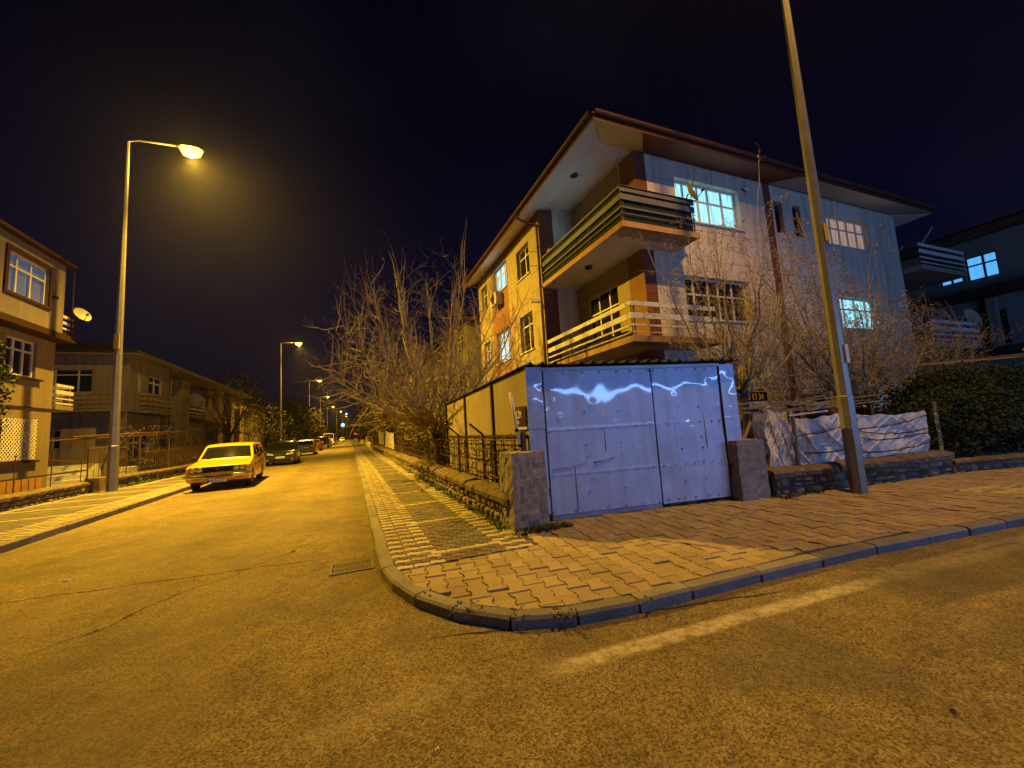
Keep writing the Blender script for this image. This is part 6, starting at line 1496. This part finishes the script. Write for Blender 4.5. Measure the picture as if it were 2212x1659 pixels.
HAT = lambda pm, **k: dict(dict(w=1.72, l=4.1, paint=pm, wheels=(.80, 3.35), belt=.95, tumble=.76, plan=.20, zb=.22, bm=0,
    body=[(.04, .22), (.0, .36), (.0, .52), (.05, .64), (.16, .745), (.55, .85), (1.0, .935), (1.3, .965), (3.75, .985), (3.98, .95), (4.06, .8), (4.1, .5), (4.06, .24)],
    cab=[(.96, .93), (1.62, 1.33), (1.95, 1.42), (2.5, 1.455), (3.2, 1.43), (3.55, 1.36), (4.0, .97)], ws=(0, 1), rs=(5, 6),
    side=[[(1.32, .99), (1.80, 1.33), (2.28, 1.37), (2.28, .99)], [(2.36, .99), (2.36, 1.37), (3.1, 1.35), (3.45, 1.22), (3.5, .99)]], doors=(1.3, 2.32, 3.3), mirror=1.36), **k)
MT['dk'] = paint('dark_green_paint', (.035, .04, .030), .22, .3); MT['wh'] = paint('white_paint', (.55, .54, .52), .35); MT['rd'] = paint('brick_red_paint', (.20, .05, .02), .3); MT['sv'] = paint('silver_paint', (.36, .35, .33), .3, .4); MT['bk'] = paint('black_paint', (.02, .02, .022), .2)
car('dark hatchback facing the camera behind the yellow car', (-3.98, 27.6, 0), R(2), HAT(MT['dk']), front_detail=m_front)
def rearfn(body=None, tail=((.62, .72, .16, .10),), zpl=.62, ybump=0.):
    def f(t, hw, P):
        L_ = P['l']
        for sd in (-1, 1):
            for (x, z, w_, h_) in tail: MB().box(sd * x - w_ / 2, L_ - .06, z - h_ / 2, sd * x + w_ / 2, L_ + .005 + ybump, z + h_ / 2).build('tail_light', MT['tail'], t, bevel=.01)
        b = MB(); b.box(-hw + .04, L_ - .1, .34, hw - .04, L_ + .03, .50); b.build('bumper', P.get('bumper', P['paint']), t, bevel=.03)
        if body: plate(t, L_ + .012 + ybump, zpl, 1, body)
    return f
# cars seen from behind: rotated half a turn, so the origin sits at the far end
def away(label, x, yrear, P, rear, **k): return car(label, (x, yrear + P['l'], 0), pi + R(k.pop('rot', 0)), P, rear_detail=rear, **k)
away('white hatchback seen from behind with dark oval tail lights', -4.05, 42.2, HAT(MT['wh'], w=1.70), rearfn('38 DL 742', ((.60, .76, .34, .15),), .56))
SED = lambda pm, **k: HAT(pm, **dict(dict(l=4.35, body=[(.04, .22), (.0, .36), (.0, .52), (.05, .64), (.16, .745), (.55, .85), (1.0, .935), (1.3, .965), (3.6, .985), (3.9, .99), (4.28, .95), (4.34, .6), (4.3, .24)],
    cab=[(.96, .93), (1.62, 1.33), (1.95, 1.40), (2.5, 1.43), (3.1, 1.40), (3.72, .985)], rs=(4, 5), side=[[(1.32, .99), (1.80, 1.31), (2.28, 1.35), (2.28, .99)], [(2.36, .99), (2.36, 1.35), (3.0, 1.33), (3.4, 1.02), (3.4, .99)]]), **k))
away('low saloon with a reddish tail seen from behind, behind the white hatchback', -4.35, 54.5, SED(MT['rd']), rearfn('38 FR 118', ((.6, .78, .3, .14),), .66))
SUV = lambda pm, **k: HAT(pm, **dict(dict(w=1.95, l=4.7, belt=1.12, tumble=.86, wheels=(.9, 3.75), zb=.38, body=[(.04, .38), (.0, .5), (.0, .85), (.10, 1.0), (.9, 1.08), (1.3, 1.14), (4.6, 1.16), (4.68, 1.0), (4.7, .6), (4.66, .4)],
    cab=[(1.0, 1.08), (1.7, 1.68), (2.0, 1.76), (2.6, 1.80), (3.9, 1.78), (4.3, 1.70), (4.62, 1.13)], ws=(0, 1), rs=(5, 6), side=[[(1.4, 1.17), (1.85, 1.66), (2.4, 1.70), (2.4, 1.17)], [(2.48, 1.17), (2.48, 1.70), (3.4, 1.70), (3.4, 1.17)], [(3.48, 1.17), (3.48, 1.70), (4.1, 1.66), (4.3, 1.17)]], doors=(1.4, 2.44, 3.44), mirror=1.45), **k))
away('tall black off-road car seen from behind beyond the saloon', -4.2, 66.5, SUV(MT['bk']), rearfn('38 NP 604', ((.82, 1.0, .12, .35),), .95), wheel_r=.38)
away('white saloon seen from behind between the black off-road car and the van', -4.25, 79, SED(MT['wh']), rearfn('38 KC 925', ((.6, .78, .3, .14),), .66))
VAN = lambda pm, **k: HAT(pm, **dict(dict(w=2.1, l=5.6, belt=1.35, tumble=.9, wheels=(.95, 4.4), zb=.32, plan=.05, body=[(.04, .32), (.0, .5), (.0, .95), (.4, 1.1), (.9, 1.3), (5.5, 1.38), (5.58, 1.2), (5.6, .5), (5.56, .34)],
    cab=[(.7, 1.25), (1.5, 2.15), (1.8, 2.38), (2.4, 2.45), (5.2, 2.45), (5.48, 2.40), (5.56, 1.36)], ws=(0, 1), rs=(5, 6), side=[[(1.2, 1.42), (1.7, 2.1), (2.2, 2.15), (2.2, 1.42)]], doors=(1.2, 2.3), mirror=1.2), **k))
away('tall pale yellow van seen from behind among the far cars', -4.4, 92, VAN(MT['wh']), rearfn('38 VB 330', ((.95, 1.2, .12, .4),), .8), cat='van', name='parked_van', wheel_r=.36)
away('small silver van parked beyond the pale yellow van', -4.5, 112, VAN(MT['sv'], w=1.8), rearfn(None, ((.85, 1.2, .1, .4),)), cat='van', name='parked_van', wheel_r=.34)
car('pale hatchback facing up at the far end of the street', (-3.0, 150, 0), 0, HAT(MT['wh']), front_detail=lambda t, hw, P: [MB().box(sd * .6 - .14, -.01, .6, sd * .6 + .14, .02, .72).build('headlight', MT['headlamp'], t) for sd in (-1, 1)])

# ------------------------------------------------------------------ haze volume added to stand in for the lens halo round the lamps
b = MB(); b.box(-45, -30, -1, 60, 270, 16)
hz = b.build('haze', bpy.data.materials.new('halo_haze')); hz['kind'] = 'stuff'; hz['label'] = 'thin haze volume added for the halo around the lamps'; hz['category'] = 'haze'
m = hz.data.materials[0]; m.use_nodes = True; m.node_tree.nodes.clear()
o_ = N(m.node_tree, 'ShaderNodeOutputMaterial'); pv_ = N(m.node_tree, 'ShaderNodeVolumePrincipled')
pv_.inputs['Color'].default_value = (.9, .9, .9, 1); pv_.inputs['Density'].default_value = .00026; pv_.inputs['Anisotropy'].default_value = .78
m.node_tree.links.new(pv_.outputs[0], o_.inputs['Volume'])
sc.cycles.volume_bounces = 0
